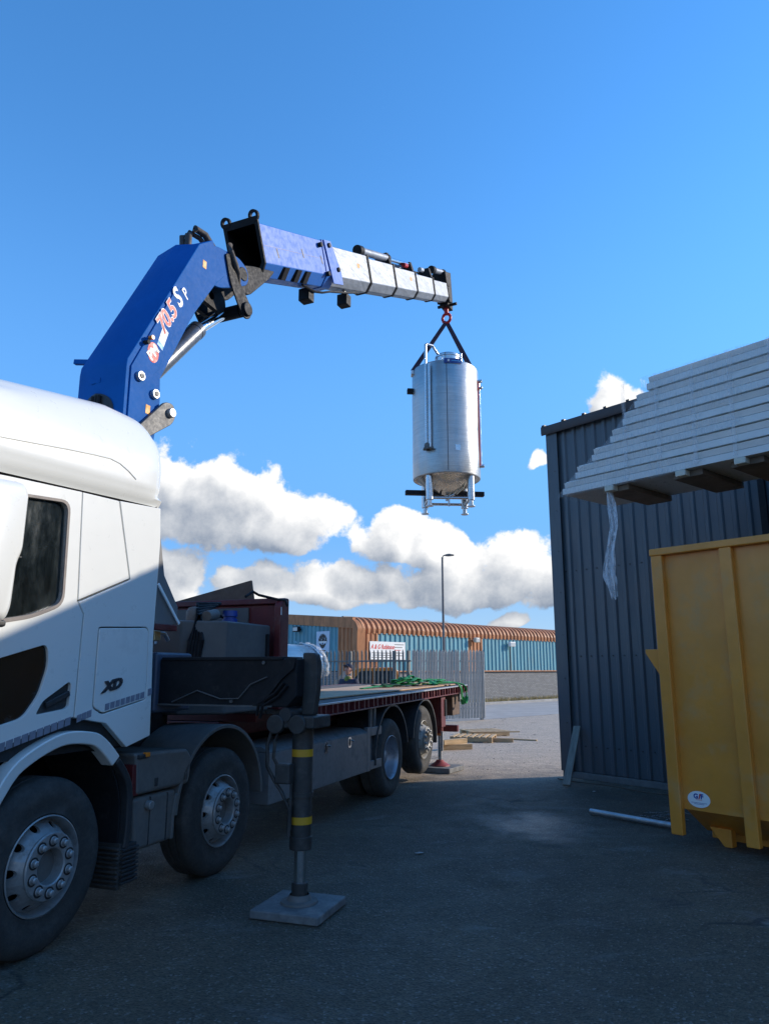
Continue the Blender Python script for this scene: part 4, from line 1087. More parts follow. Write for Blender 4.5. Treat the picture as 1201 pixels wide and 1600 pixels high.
us = [u for u in us if u < .86] + [.86, .885, .903, .915, .921]
ts_ = []
for i in range(NP + 1): ts_.append(i / NP)
ts_ = sorted(set([.5 * q for q in (0, .02, .035, .055, .075, .09, .11, .13, .15, .17, .19, .21, .23, .26, .29, .32, .36, .40, .44, .48, .5, .53, .56, .6, .65, .7, .75, .82, .9, 1)] + [1 - .5 * q for q in (0, .035, .075, .11, .19, .26, .40, .5, .6, .75, .9)]))
for u in us:
    rows.append([roofpt(u, t) for t in ts_])
fr = MB().loft(rows, cap=False, closed=False)
n_ = len(ts_); base = (len(us) - 1) * n_; fr.f.append(tuple(range(base, base + n_)))
fr.f.append(tuple(range(n_ - 1, -1, -1)))
fr.build('roof_fairing', white, truck, smooth=28)
def roof_at(u, z):
    lo, hi = .03, .3
    for _ in range(30):
        mdl = (lo + hi) / 2
        if roofpt(u, mdl)[2] < z: lo = mdl
        else: hi = mdl
    return roofpt(u, lo)
cr_ = [(-1.2, 3.00), (-.66, 3.07), (-.4, 3.105), (-.15, 3.14), (.1, 3.17), (.26, 3.185), (.36, 3.175), (.46, 3.14), (.56, 3.09)]
crp = []
for i in range(len(cr_) - 1):
    for k in range(6): t = k / 6; crp.append(roof_at(cr_[i][0] + (cr_[i + 1][0] - cr_[i][0]) * t, cr_[i][1] + (cr_[i + 1][1] - cr_[i][1]) * t))
MB().pipe([(p[0], p[1] + .004, p[2]) for p in crp], .010, 8).build('roof_crease', white, truck, smooth=60)
MB().prism([(-1.25, 2.84), (.885, 2.95), (.885, 2.975), (-1.25, 2.86)], .03, 2.47).build('roof_joint', black, truck)
# ---- front wheel arch
def arch(name, pts, h, y0, y1, m, lip=.0, parent=truck, bev=.012):
    """strip along (u,z) points, h thick downwards-inwards, from y0 to y1"""
    secs = []
    for i, p in enumerate(pts):
        a = Vector(pts[max(i - 1, 0)]); b_ = Vector(pts[min(i + 1, len(pts) - 1)]); d = (b_ - a).normalized(); n2 = Vector((d.y, -d.x))
        q = Vector(p); r_ = q + n2 * h
        secs.append([(q.x, y0, q.y), (r_.x, y0 + lip, r_.y), (r_.x, y1, r_.y), (q.x, y1, q.y)])
    return MB().loft(secs).build(name, m, parent, bevel=bev)
def smooth_path(pts, k=5):
    out = []
    P = [Vector(p) for p in pts]
    for i in range(len(P) - 1):
        p0, p1, p2, p3 = P[max(i - 1, 0)], P[i], P[i + 1], P[min(i + 2, len(P) - 1)]
        for j in range(k):
            t = j / k; q = .5 * (2 * p1 + (p2 - p0) * t + (2 * p0 - 5 * p1 + 4 * p2 - p3) * t * t + (3 * p1 - p0 - 3 * p2 + p3) * t ** 3); out.append((q.x, q.y))
    out.append(tuple(P[-1])); return out
arch('front_fender', smooth_path([(-.70, .45), (-.58, .78), (-.46, .99), (-.30, 1.17), (.02, 1.295), (.30, 1.285), (.44, 1.225), (.585, 1.10)]), .085, -.035, .08, white, .012)
arch('mudguard', smooth_path([(.59, 1.09), (.70, .97), (.755, .84), (.765, .62), (.75, .46)]), .05, -.03, .42, blackp, .01)
arch('arch_liner', smooth_path([(-.66, .5), (-.5, .92), (-.25, 1.13), (.03, 1.22), (.3, 1.2), (.55, 1.06), (.69, .8), (.70, .5)]), .012, .03, .6, black, 0, bev=.003)
MB().prism([(-.45, 1.05), (.14, 1.30), (.45, 1.30), (.68, 1.13), (.93, 1.18), (.93, 1.3), (-.45, 1.35)], .30, .34).build('inner_arch_plate', black, truck)
fl = MB().box(.68, .715, .0, .42, .20, .50)
for i in range(9): fl.box(.66, .684, .0, .42, .22 + i * .03, .235 + i * .03)
fl.build('mud_flap', rubber, truck, bevel=.003)
fl2 = MB()
for i in range(9): fl2.box(.69, .86, -.03, .02, .235 + i * .027, .250 + i * .027)
fl2.box(.70, .85, -.012, .02, .225, .49); fl2.build('ribbed_step', blackp, truck, bevel=.004)
MB().box(-1.3, -.72, -.01, .42, .30, 1.15).build('front_corner_panel', white, truck, bevel=.03)
MB().box(-1.40, -1.2, .0, 2.5, .3, .95).build('bumper', white, truck, bevel=.05)
# ---- boxes between the steered axles
bx1 = MB().prism([(.80, .80), (1.44, .80), (1.46, .9), (1.46, 1.02), (1.40, 1.075), (.76, 1.10), (.78, 1.05)], -.02, .52).build('battery_cover', greyp, truck, bevel=.03, seg=3)
for u in (1.0, 1.37): MB().box(u, u + .035, -.028, -.015, .84, .90).build('cover_clip', blackp, bx1, bevel=.004)
MB().box(.76, .84, -.01, .4, .80, 1.02).build('bracket', maroon, truck, bevel=.006)
MB().box(.79, .90, -.03, .06, 1.055, 1.085).build('lamp_bracket', blackp, truck, bevel=.006)
MB().box(.865, .915, -.036, .0, 1.062, 1.095).build('side_marker_lamp', orange, truck, bevel=.006)
bx2 = MB().prism([(.84, .41), (1.27, .41), (1.32, .47), (1.31, .785), (.80, .785)], .0, .5).build('adblue_tank', greyp, truck, bevel=.035, seg=3)
MB().tube((.955, .0, .72), (.955, -.045, .715), .032, n=16).build('filler_cap', rimm, bx2, bevel=.006)
MB().box(.985, .992, -.004, .02, .43, .77).build('seam', blackp, bx2)
MB().box(1.19, 1.20, -.004, .02, .43, .77).build('seam', blackp, bx2)
# ---- plastic fenders over the other axles
def ring_fender(u, z, r, a0, a1, m, w=.56, y0=-.02):
    pts = [(u - r * math.cos(R(a0 + (a1 - a0) * i / 28)), z + r * math.sin(R(a0 + (a1 - a0) * i / 28))) for i in range(29)]
    return arch('wheel_fender', pts, .035, y0, y0 + w, m, .0, truck, .008)
f2_ = ring_fender(1.95, .55, .675, 3, 178, greyp)
pts = [(1.95 - .665 * math.cos(R(a)), .55 + .665 * math.sin(R(a))) for a in range(3, 90, 6)]
arch('fender_skirt', [(1.245, .42), (1.25, .60), (1.28, .75)], .03, -.02, .52, greyp)
ring_fender(6.2, .56, .66, -8, 172, blackp, .62); ring_fender(7.70, .62, .62, 6, 190, blackp, .6)
for u, z, r in ((1.95, .55, .60), (6.2, .56, .60), (7.70, .62, .57)):
    MB().add([(u - r * math.cos(R(a)), .60, z + r * math.sin(R(a))) for a in range(0, 181, 10)], [tuple(range(19))]).build('inner_guard', black, truck, fix=False)
# ---- side locker and side guards
lk = MB().box(2.78, 5.30, .0, .55, .42, .90).build('side_locker', alu, truck, bevel=.01)
MB().prism([(-.004, .902), (.10, .955), (.55, .96), (.55, .902)], 2.78, 5.31, 'x').build('locker_lid', alu, lk, bevel=.006)
for u in (3.55, 4.05, 4.72):
    l_ = MB().prism(rounded([(u - .045, .77), (u + .045, .77), (u + .045, .89), (u - .045, .89)], .03), -.006, .0).build('latch', chrome, lk)
    MB().prism(rounded([(u - .028, .79), (u + .028, .79), (u + .028, .875), (u - .028, .875)], .02), -.008, -.001).build('latch_recess', blackpr, lk)
    MB().bar((u - .005, -.014, .855), (u + .06, -.03, .84), .012, .018).build('latch_handle', chrome, lk, bevel=.003)
MB().box(5.30, 5.40, -.002, .05, .42, .96).build('guard_upright', alu, truck, bevel=.006)
for z in (.43, .845): MB().box(5.405, 5.80, -.004, .03, z, z + .11).build('side_guard', alu, truck, bevel=.008)
for u in (5.5, 5.64): MB().box(u, u + .05, .035, .07, .45, 1.2).build('guard_bracket', alu, truck, bevel=.004)
# ---- flatbed, very slightly nose down
bed = empty('flatbed', (3.9, 0, 1.31), 0, truck); bed.rotation_euler = (0, -math.atan(.0141), 0)
BL, BR = -.9, 6.42
MB().box(BL, BR, .0, .022, -.135, -.0).build('side_rail', maroon, bed, bevel=.004)
MB().box(BL, BR, -.035, .0, -.014, .006).build('rail_lip', galv, bed, bevel=.003)
MB().box(BL, BR, -.04, .0, -.135, -.118).build('rail_flange', maroon, bed, bevel=.003)
MB().box(BL, BR, 2.478, 2.5, -.135, 0).build('side_rail', maroon, bed, bevel=.004)
MB().box(BR, BR + .03, -.03, 2.5, -.135, 0.006).build('tail_rail', maroon, bed, bevel=.004)
MB().box(BL, BR, .3, 2.2, -.13, -.05).build('deck_frame', maroon, bed)
n_b = 14; bw = (2.455) / n_b
for i in range(n_b):
    MB().box(BL, BR - .002, .0225 + i * bw, .0225 + (i + 1) * bw - .008, -.045, -.004 + .003 * (i % 3 == 0)).build('deck_board', deckw, bed, bevel=.004)
pk = MB().box(-.012, .012, -.034, -.001, -.117, -.015).build('stake_rib', maroon, None, bevel=.003); pkm = pk.data; md = pk
pos = []
x = BL + .2; kk = 0
while x < BR - .05:
    pos.append(x); x += (.13, .19)[kk % 2]; kk += 1
for x in pos:
    o = pk.copy(); col.objects.link(o); o.parent = bed; o.location = (x, 0, 0)
bpy.data.objects.remove(pk)
# headboard
hbm = MB().box(3.00, 3.07, .03, 2.47, 1.30, 2.36).build('headboard', maroon, truck, bevel=.015)
MB().prism(rounded([(2.90, 1.30), (3.075, 1.30), (3.075, 2.42), (2.96, 2.42), (2.90, 2.34)], .03), -.01, .07).build('headboard_post', maroon, hbm, bevel=.012)
MB().prism(rounded([(2.90, 1.30), (3.075, 1.30), (3.075, 2.42), (2.90, 2.42)], .03), 2.43, 2.51).build('headboard_post', maroon, hbm, bevel=.012)
MB().box(2.96, 3.08, .07, 2.43, 2.36, 2.42).build('headboard_rail', maroon, hbm, bevel=.01)
MB().box(2.975, 2.998, .42, 1.5, 1.5, 2.33).build('headboard_panel', hgrey, hbm, bevel=.006)
MB().box(2.9, 2.912, -.012, -.008, 2.24, 2.32).build('marker', whitep, hbm)
# rear
MB().box(8.0, 9.0, .9, 1.5, .55, 1.0).build('rear_box', black, truck, bevel=.02)
MB().box(10.02, 10.14, .1, 2.4, .55, .67).build('underrun_bar', maroon, truck, bevel=.012)
for v in (.7, 1.7): MB().box(10.0, 10.1, v, v + .1, .62, 1.2).build('underrun_bracket', maroon, truck, bevel=.008)
MB().box(9.72, 10.22, .10, .60, .86, 1.24).build('tail_locker', dullbrown, truck, bevel=.015)
MB().box(9.90, 10.0, .0, .05, 1.10, 1.26).build('tail_hook', galv, truck, bevel=.01)
# rear stabiliser
rs = MB().box(8.72, 8.98, .02, .30, .72, 1.22).build('rear_stabiliser', maroon, truck, bevel=.015)
MB().tube((8.86, .10, .58), (8.86, .10, 1.2), .058, n=20).build('stabiliser_tube', mat('rust_orange_paint', (.50, .15, .035), .5, var=.2), rs, smooth=40)
MB().tube((8.86, .10, .62), (8.86, .10, .74), .064, n=20).build('stabiliser_collar', maroon, rs, smooth=40)
MB().tube((8.86, .10, .16), (8.86, .10, .62), .036, n=20).build('stabiliser_rod', chrome, rs, smooth=40)
MB().lathe([(.17, .085), (.165, .10), (.08, .15), (.06, .18), (0, .19)], (8.86, .10, 0), n=28).build('stabiliser_foot', red if False else mat('dull_red_paint', (.30, .045, .04), .55, var=.2, dirt=(DUST, .4, 6)), rs, smooth=40)
MB().box(8.9, 9.0, -.0, .25, .9, 1.18).build('valve_box', black, rs, bevel=.01)
MB().tube((8.74, .02, .34), (8.74, .02, .66), .018, n=10).build('stabiliser_lever', galv, rs)
# mirrors
mir = MB().loft([rounded([(-.82, 1.96), (-.60, 1.94), (-.575, 2.0), (-.545, 2.30), (-.53, 2.55), (-.525, 2.70), (-.56, 2.76), (-.82, 2.74)], .06, 4) and
                 [(p[0] + dx_, y, p[1] * sz + (1 - sz) * 2.35) for p in rounded([(-.82, 1.96), (-.60, 1.94), (-.572, 2.02), (-.562, 2.28), (-.530, 2.36), (-.525, 2.70), (-.56, 2.76), (-.82, 2.74)], .06, 4)]
                 for (y, dx_, sz) in ((-.10, 0, .9), (-.13, 0, .97), (-.20, .0, 1.0), (-.30, -.01, 1.0), (-.36, -.03, .95), (-.38, -.06, .86))]).build('mirror', white, truck, smooth=50); mir.location = (-.13, .06, 0)
MB().tube((-.72, .0, 2.62), (-.70, -.14, 2.62), .03, n=12).build('mirror_arm', blackp, mir, smooth=40)
MB().tube((-.72, .0, 2.05), (-.70, -.14, 2.05), .03, n=12).build('mirror_arm', blackp, mir, smooth=40)
MB().lathe([(.0, -.372), (.05, -.37), (.075, -.355), (.08, -.33)], (-.72, 0, 2.28), 'y', 24).build('mirror_camera', blackp, mir, smooth=50)
MB().box(-.84, -.585, -.33, -.14, 1.925, 1.965).build('mirror_foot', blackp, mir, bevel=.015)
MB().box(-.86, -.545, -.345, -.115, 2.318, 2.326).build('mirror_seam', blackp, mir)
MB().tube((-.72, .35, 3.5), (-.52, .35, 3.92), .006, .003, n=6).build('antenna', black, truck)
# behind the cab
MB().prism([(1.02, 2.02), (1.30, 2.06), (1.30, 2.20), (1.10, 2.44), (1.02, 2.75)], .08, .10).build('wind_deflector', alu, truck, bevel=.006)
MB().box(1.0, 1.28, .06, .14, 2.00, 2.05).build('deflector_trim', maroon, truck, bevel=.006)
MB().bar((1.0, .06, 2.36), (1.30, .06, 2.06), .012, .025).build('deflector_stay', whitep, truck, bevel=.003)

# ---- hydraulic tank and clutter between cab and headboard
ht = MB().prism([(1.80, .40), (2.04, .07), (2.84, .07), (2.86, .9), (1.80, .9)], 1.30, 2.13, 'z').build('hydraulic_tank', hgrey, truck, bevel=.02)
MB().lathe([(.075, 2.20), (.075, 2.25), (.062, 2.255), (.062, 2.27), (.075, 2.275), (.072, 2.33), (.0, 2.335)], (2.50, .34, -.07), n=24).build('tank_cap', mat('blue_cap', (.01, .05, .25), .4), ht, smooth=35)
MB().box(2.74, 2.78, .04, .075, 1.82, 2.04).build('sight_gauge', black, ht, bevel=.008)
MB().lathe([(.075, 2.2), (.075, 2.29), (.05, 2.33), (0, 2.34)], (2.02, .42, -.07), n=20).build('filter_housing', greyp, ht, smooth=35)
MB().tube((1.95, .24, 2.17), (2.13, .26, 2.20), .05, n=16).build('return_valve', greyp, ht, bevel=.008)
hs_ = MB()
for i in range(5):
    r_ = random.Random(30 + i)
    hs_.pipe([Vector((1.80 + .02 * i, .34 - .02 * i, 1.6)), Vector((1.80 + .02 * i, .30 - .02 * i, 1.95)), Vector((1.90 + .04 * i, .30 + .03 * i, 2.18 + .03 * i)), Vector((2.15 + .05 * i, .36, 2.24 + .02 * i)), Vector((2.40 + .04 * i, .55, 2.26 + .02 * i)), Vector((2.80, .6 + .1 * i, 2.22 + .02 * i))], .016, 8)
hs_.build('hydraulic_hoses', black, ht, smooth=60)
MB().pipe([(2.55, .2, 2.40), (2.65, .18, 2.46), (2.8, .2, 2.44), (2.93, .05, 2.40), (2.95, -.03, 2.39), (2.97, -.045, 2.33)], .014, 8).build('hose', black, ht, smooth=60)
o = MB().prism([(.42, 2.36), (.47, 2.635), (1.50, 2.42), (1.50, 2.2), (.42, 2.2)], 3.09, 3.12, 'x').build('brown_board', dullbrown, None, TF, bevel=.004); tag(o, 'brown board standing up behind the maroon headboard', 'board')

# ================================================================== LOADER CRANE
C0 = tw(1.45, 1.25); AANG = math.atan2(math.cos(R(25)), math.sin(R(25)))
crane = empty('loader_crane', (C0.x, C0.y, 0), AANG, None, 'blue folding loader crane with silver telescopic jib behind the cab', 'crane'); CF = wmat(crane)
# base and column (truck frame)
MB().box(1.02, 1.90, .55, 1.95, 1.0, 1.36).build('crane_base', black, crane, TF, bevel=.03)
MB().box(1.12, 1.60, .12, 2.4, 1.36, 1.83).build('beam_housing', mat('slate_blue_enamel', (.055, .075, .115), .4, var=.1), crane, TF, bevel=.025)
MB().tube((1.45, 1.25, 1.4), (1.45, 1.25, 3.55), .27, .23, 32).build('column', blue, crane, TF, smooth=40)
MB().box(1.05, 1.25, .25, .75, 1.84, 1.98).build('valve_block', hgrey, crane, TF, bevel=.01)
MB().tube((1.22, .30, 1.95), (1.22, .30, 2.10), .02, n=12).build('valve_stem', red, crane, TF)
MB().pipe([(1.12, .18, 1.94), (1.16, .16, 1.98), (1.24, .15, 1.98), (1.30, .16, 1.93)], .016, 8).build('valve_pipe', galv, crane, TF, smooth=60)
MB().box(1.10, 1.18, .14, .22, 1.92, 2.0).build('fitting', mat('brass', (.55, .45, .25), .35, metal=.8), crane, TF, bevel=.008)
MB().tube((1.30, .30, 1.9), (1.34, .42, 2.62), .028, n=12).build('control_post', galv, crane, TF, smooth=40)
MB().tube((1.34, .40, 2.62), (1.34, .46, 2.66), .035, n=12).build('control_head', galv, crane, TF, smooth=40)
MB().pipe([(1.33, .36, 2.55), (1.30, .36, 2.4), (1.33, .34, 2.2), (1.30, .34, 2.0)], .012, 8).build('control_hose', black, crane, TF, smooth=60)
MB().pipe([(1.55, .42, 2.22), (1.60, .44, 2.26), (1.66, .44, 2.20), (1.66, .44, 2.05)], .03, 10).build('yellow_hose', mat('ochre_hose', (.45, .30, .10), .5), crane, TF, smooth=60)
# outrigger beam reaching out of the truck towards the building
BU0, BU1 = 1.17, 1.49
ob = MB().prism([(1.2, 1.42), (-1.02, 1.42), (-1.10, 1.50), (-1.10, 1.775), (1.2, 1.775)], BU0, BU1, 'x').build('outrigger_beam', black, crane, TF, bevel=.012)
MB().box(BU0 - .012, BU1 + .012, -.98, .1, 1.765, 1.79).build('beam_top_plate', black, ob, TF, bevel=.004)
MB().box(BU0 - .010, BU0, -.9, .25, 1.42, 1.432).build('beam_edge', hgrey, ob, TF)
MB().prism([(-.82, 1.43), (-.98, 1.62), (-1.08, 1.70), (-1.10, 1.78), (-1.02, 1.78), (-.99, 1.70), (-.90, 1.62), (-.74, 1.43)], BU0 - .02, BU0 - .001, 'x').build('reinforcing_plate', black, ob, TF, bevel=.004)
for v, z in ((-.82, 1.745), (-.55, 1.46)): MB().tube((BU0 - .012, v, z), (BU0 + .01, v, z), .014, n=10).build('bolt', hgrey, ob, TF)
for k, pts in enumerate(([(-.02, 1.445), (-.25, 1.535), (-.46, 1.475), (-.62, 1.48), (-.72, 1.585), (-.86, 1.64)], [(-.78, 1.36), (-.80, 1.45), (-.93, 1.52), (-1.0, 1.60)], [(-.81, 1.34), (-.83, 1.43), (-.96, 1.50), (-1.03, 1.58)])):
    MB().pipe([(BU0 - .016, v, z) for v, z in pts], .006 if k == 0 else .012, 6).build('hydraulic_line', hgrey if k == 0 else black, ob, TF, smooth=60)
wornb = mat('worn_black_paint', (.042, .040, .038), .5, var=.25, vs=7, spec=.4, dirt=((.12, .11, .10), .45, 9), bump=.1, bs=40)
# leg at the end of the beam
LU, LV = 1.33, -1.08
leg = MB().prism(rounded([(-1.085, 1.36), (-1.185, 1.36), (-1.21, 1.55), (-1.21, 1.76), (-1.195, 1.81), (-1.17, 1.82), (-1.085, 1.82)], .015), LU - .045, LU + .035, 'x').build('outrigger_leg', wornb, crane, TF, bevel=.015)
MB().box(LU - .15, LU + .15, -1.24, -.90, 1.27, 1.36).build('pivot_bracket', wornb, leg, TF, bevel=.015)
for v in (-.93, -1.11): MB().tube((LU - .17, v, 1.30), (LU - .12, v, 1.30), .07, n=20).build('pivot_boss', wornb, leg, TF, bevel=.01)
MB().tube((LU - .16, -1.01, 1.37), (LU + .1, -1.01, 1.37), .05, n=16).build('pivot_hose_reel', blackp, leg, TF, smooth=40)
MB().tube((LU, LV, .78), (LU, LV, 1.30), .078, n=28).build('outer_tube', wornb, leg, TF, smooth=40)
MB().tube((LU, LV, .50), (LU, LV, .80), .075, n=28).build('lower_tube', wornb, leg, TF, smooth=40)
MB().tube((LU, LV, .78), (LU, LV, .815), .084, n=28).build('tube_collar', wornb, leg, TF, smooth=40)
MB().tube((LU, LV, .42), (LU, LV, .51), .081, n=28).build('gland_nut', wornb, leg, TF, bevel=.006)
for z in (1.065, .595): MB().tube((LU, LV, z), (LU, LV, z + .052), .0795, n=28, cap=False).build('warning_band', yellow, leg, TF, smooth=40)
MB().tube((LU, LV, .185), (LU, LV, .43), .044, n=28).build('leg_rod', chrome, leg, TF, smooth=40)
MB().tube((LU, LV, .10), (LU, LV, .20), .056, .060, 28).build('leg_ankle', wornb, leg, TF, bevel=.006)
MB().lathe([(.135, .064), (.13, .078), (.09, .085), (.07, .12)], tuple((LU, LV, 0)), n=32).build('leg_foot', mat('muddy_steel', (.14, .13, .12), .75, var=.2), leg, TF, smooth=35)
MB().box(LU - .15, LU - .06, -1.05, -.93, .88, 1.02).build('check_valve', wornb, leg, TF, bevel=.012)
MB().pipe([(LU - .12, -.90, 1.30), (LU - .14, -.86, 1.15), (LU - .15, -.87, 1.0), (LU - .13, -.92, .90), (LU - .12, -.98, .82), (LU - .10, -1.03, .70), (LU - .10, -1.03, .52)], .014, 8).build('leg_hose', wornb, leg, TF, smooth=60)
MB().pipe([(LU - .12, -.97, 1.32), (LU - .15, -.93, 1.18), (LU - .15, -.92, 1.06), (LU - .13, -.95, 1.0)], .013, 8).build('leg_hose', wornb, leg, TF, smooth=60)
MB().box(LU - .105, LU - .09, -1.05, -1.035, .56, .95).build('leg_pipe', wornb, leg, TF)

# --- main boom: polygonal box leaning towards the load
HW = .30; SH = -.05
def bsec(r_c, z_c, dr, dz, depth, hw=HW, ridge=.07):
    """pentagon: back ridge, two back corners, two front corners; (dr,dz) unit vector towards the back"""
    B = lambda d, y: (r_c + dr * d, SH + y, z_c + dz * d)
    return [B(depth / 2, -hw), B(depth / 2 + ridge, 0), B(depth / 2, hw), B(-depth / 2, hw), B(-depth / 2, -hw)]
def mid(bk, ft): return ((bk[0] + ft[0]) / 2, (bk[1] + ft[1]) / 2)
secs = []
for bk, ft, rg in (((-.01, 3.66), (.40, 3.72), .05), ((-.01, 4.50), (.47, 4.30), .05), ((.0, 4.58), (.45, 4.54), .06), ((.58, 5.66), (.88, 5.42), .06), ((.92, 6.30), (1.24, 5.98), .06), ((1.14, 6.47), (1.38, 6.14), .02)):
    c = mid(bk, ft); v = Vector((bk[0] - ft[0], bk[1] - ft[1])); dpt = v.length; v.normalize()
    secs.append(bsec(c[0], c[1], v.x, v.y, dpt, ridge=rg))
boom = MB().loft(secs).build('main_boom', blue, crane, bevel=.01)
YS = SH - HW
panel('boom_side_plate', [(.04, 3.75), (.04, 4.52), (.60, 5.62), (.68, 5.60), (.745, 5.50), (.40, 4.62), (.34, 4.54), (.40, 4.30), (.32, 3.95), (.30, 3.75)], [], YS - .016, YS + .002, blue, crane, .005)
fork = rounded([(.92, 5.92), (1.02, 6.33), (1.22, 6.45), (1.66, 6.53), (1.84, 6.46), (1.86, 6.28), (1.62, 6.12), (1.30, 5.96)], .08, 4)
panel('boom_fork', fork, [], YS + .012, YS + .05, blue, crane, .008)
panel('boom_fork', fork, [], SH + HW - .05, SH + HW - .012, blue, crane, .008)
# opening low in the back plate, with the hoses running through it
op = [(-.012 - .052 * (1 - abs(y) / .30) - .004, SH + y, z) for y, z in [(-.20, 3.70), (-.20, 4.08)] + [(-.20 * math.cos(R(a)), 4.08 + .17 * math.sin(R(a))) for a in range(15, 180, 15)] + [(.20, 4.08), (.20, 3.70)]]
nfan = len(op); opb = MB().add(op + [(-.07, SH, 3.70), (-.07, SH, 4.25)], [(i, i + 1, nfan + 1 if i > 0 else nfan + 1) for i in range(nfan - 1)] + [(0, nfan + 1, nfan), (nfan - 1, nfan, nfan + 1)]).build('hose_opening', blackpr, crane, fix=False)
for k, y in enumerate((-.07, -.02, .04)): MB().pipe([(-.09, SH + y, 3.6), (-.085, SH + y * .9, 3.9), (-.07, SH + y * .7, 4.22)], .02, 8).build('hose', black, opb, smooth=60)
MB().box(-.115, -.105, SH - .06, SH + .06, 3.98, 4.03).build('hose_clip', whitep, opb)
MB().box(-.058, -.05, SH - .03, SH + .09, 4.36, 4.41).build('data_plate', blue, crane, bevel=.003)
# pins
for r_, z_, q in ((.15, 4.45, .05), (.36, 4.34, .05)):
    MB().tube((r_, YS - .05, z_), (r_, YS, z_), q, n=24).build('pivot_pin', galv, crane, bevel=.008)
    MB().tube((r_, YS - .058, z_), (r_, YS - .045, z_), q * .55, n=12).build('pin_bolt', hgrey, crane)
panel('lift_link', rounded([(.10, 3.90), (.18, 3.80), (.60, 4.10), (.645, 4.20), (.60, 4.31), (.48, 4.30)], .05, 4), [], YS - .06, YS - .022, hgrey, crane, .008)
MB().tube((.555, YS - .10, 4.20), (.555, YS - .05, 4.20), .048, n=24).build('pivot_pin', galv, crane, bevel=.008)
MB().tube((.555, YS - .06, 4.20), (.555, SH + HW + .06, 4.20), .035, n=16).build('link_shaft', hgrey, crane)
panel('lift_link', rounded([(.10, 3.90), (.18, 3.80), (.60, 4.10), (.645, 4.20), (.60, 4.31), (.48, 4.30)], .05, 4), [], SH + HW + .022, SH + HW + .06, hgrey, crane, .008)
MB().bar((.10, SH + HW - .02, 4.68), (.06, SH + HW + .16, 4.70), .05, .05).build('boom_lug', blue, crane, bevel=.006)
MB().tube((.20, YS - .06, 4.82), (.20, YS, 4.82), .022, n=12).build('work_lamp_stem', black, crane)
MB().tube((.235, YS - .075, 4.88), (.235, YS - .03, 4.88), .022, n=12).build('work_lamp', orange, crane)
# decals on the right side
def side_m(r_, z_, ang): return CF @ Matrix.Translation((r_, YS - .0175, z_)) @ Matrix.Rotation(-ang, 4, 'Y') @ Matrix.Rotation(R(90), 4, 'X')
BA = math.atan2(1.08, .58)
text('model_number', '70.5', .24, redp, crane, side_m(.47, 5.20, BA), .001, shear=.25, bold=.005, xs=.92)
text('model_outline', '70.5', .24, whitep, crane, side_m(.47, 5.20, BA) @ Matrix.Translation((0, 0, -.0012)), .0006, shear=.25, bold=.012, xs=.92)
text('model_suffix', 'S', .26, whitep, crane, side_m(.605, 5.475, BA) @ Matrix.Translation((0, 0, .001)), .001, shear=.35, bold=.008, xs=.85)
text('model_suffix', 'P', .17, whitep, crane, side_m(.72, 5.585, BA) @ Matrix.Translation((0, 0, .003)), .001, shear=.2, bold=.002, xs=.8)
dco = MB().add([(.31 + .078 * math.cos(t), YS - .0175, 4.76 + .105 * math.sin(t)) for t in [2 * math.pi * i / 32 for i in range(32)]], [tuple(range(32))]).build('maker_disc', redp, crane, fix=False)
text('maker_letters', 'PM', .135, whitep, crane, side_m(.31, 4.76, BA * .9) @ Matrix.Translation((0, 0, .0015)), .001, bold=.006)
MB().prism([(.37, 4.92), (.425, 5.10), (.505, 5.05), (.45, 4.88)], YS - .0185, YS - .013).build('load_chart', whitep, crane)
MB().prism([(.355, 4.87), (.37, 4.92), (.45, 4.88), (.435, 4.83)], YS - .0185, YS - .013).build('load_chart_band', cyanp, crane)
for r_, z_, yy in ((.29, 4.16, YS - .0185), (1.02, 6.10, YS - .003)):
    MB().box(r_ - .03, r_ + .03, yy, yy + .006, z_ - .045, z_ + .045).build('warning_sticker', mat('amber_sticker', (.75, .32, .02), .5), crane)
# fold cylinder under the boom to the knuckle
cylp = mat('dark_cylinder_steel', (.16, .16, .165), .32, metal=.7, var=.12, vs=6)
MB().tube((.50, SH, 4.56), (1.31, SH, 5.50), .10, n=32).build('fold_cylinder', cylp, crane, smooth=40)
MB().tube((1.275, SH, 5.46), (1.32, SH, 5.512), .104, n=32).build('cylinder_gland', cylp, crane, smooth=40)
MB().tube((1.31, SH, 5.50), (1.82, SH, 5.96), .062, n=32).build('cylinder_rod', chrome, crane, smooth=40)
MB().tube((1.80, SH - .24, 5.92), (1.80, SH + .24, 5.92), .08, n=24).build('rod_eye', black, crane, bevel=.008)
# knuckle links and brackets
lnk = rounded([(1.36, 6.44), (1.50, 6.47), (1.62, 6.25), (1.90, 6.00), (1.91, 5.85), (1.79, 5.79), (1.67, 5.88), (1.48, 6.12)], .06, 4)
panel('knuckle_link', lnk, [], YS - .012, YS + .008, black, crane, .008)
panel('knuckle_link', lnk, [], SH + HW - .008, SH + HW + .03, black, crane, .01)
MB().tube((1.80, YS - .05, 5.92), (1.80, YS + .05, 5.92), .085, n=24).build('knuckle_pin', black, crane, bevel=.012)
hole_ = [(1.385 + .05 * math.cos(t), 5.945 + .05 * math.sin(t)) for t in [2 * math.pi * i / 16 for i in range(16)]]
lug = rounded([(1.12, 6.10), (1.60, 6.16), (1.66, 5.92), (1.58, 5.80), (1.20, 5.83)], .03, 3)
panel('knuckle_bracket', lug, [hole_], SH - .12, SH - .06, black, crane, .008)
panel('knuckle_bracket', lug, [hole_], SH + .06, SH + .12, black, crane, .008)
panel('rod_bracket', rounded([(1.02, 5.74), (1.16, 5.84), (1.28, 5.74), (1.20, 5.58), (1.08, 5.58)], .02), [], SH + .0, SH + .2, black, crane, .008)
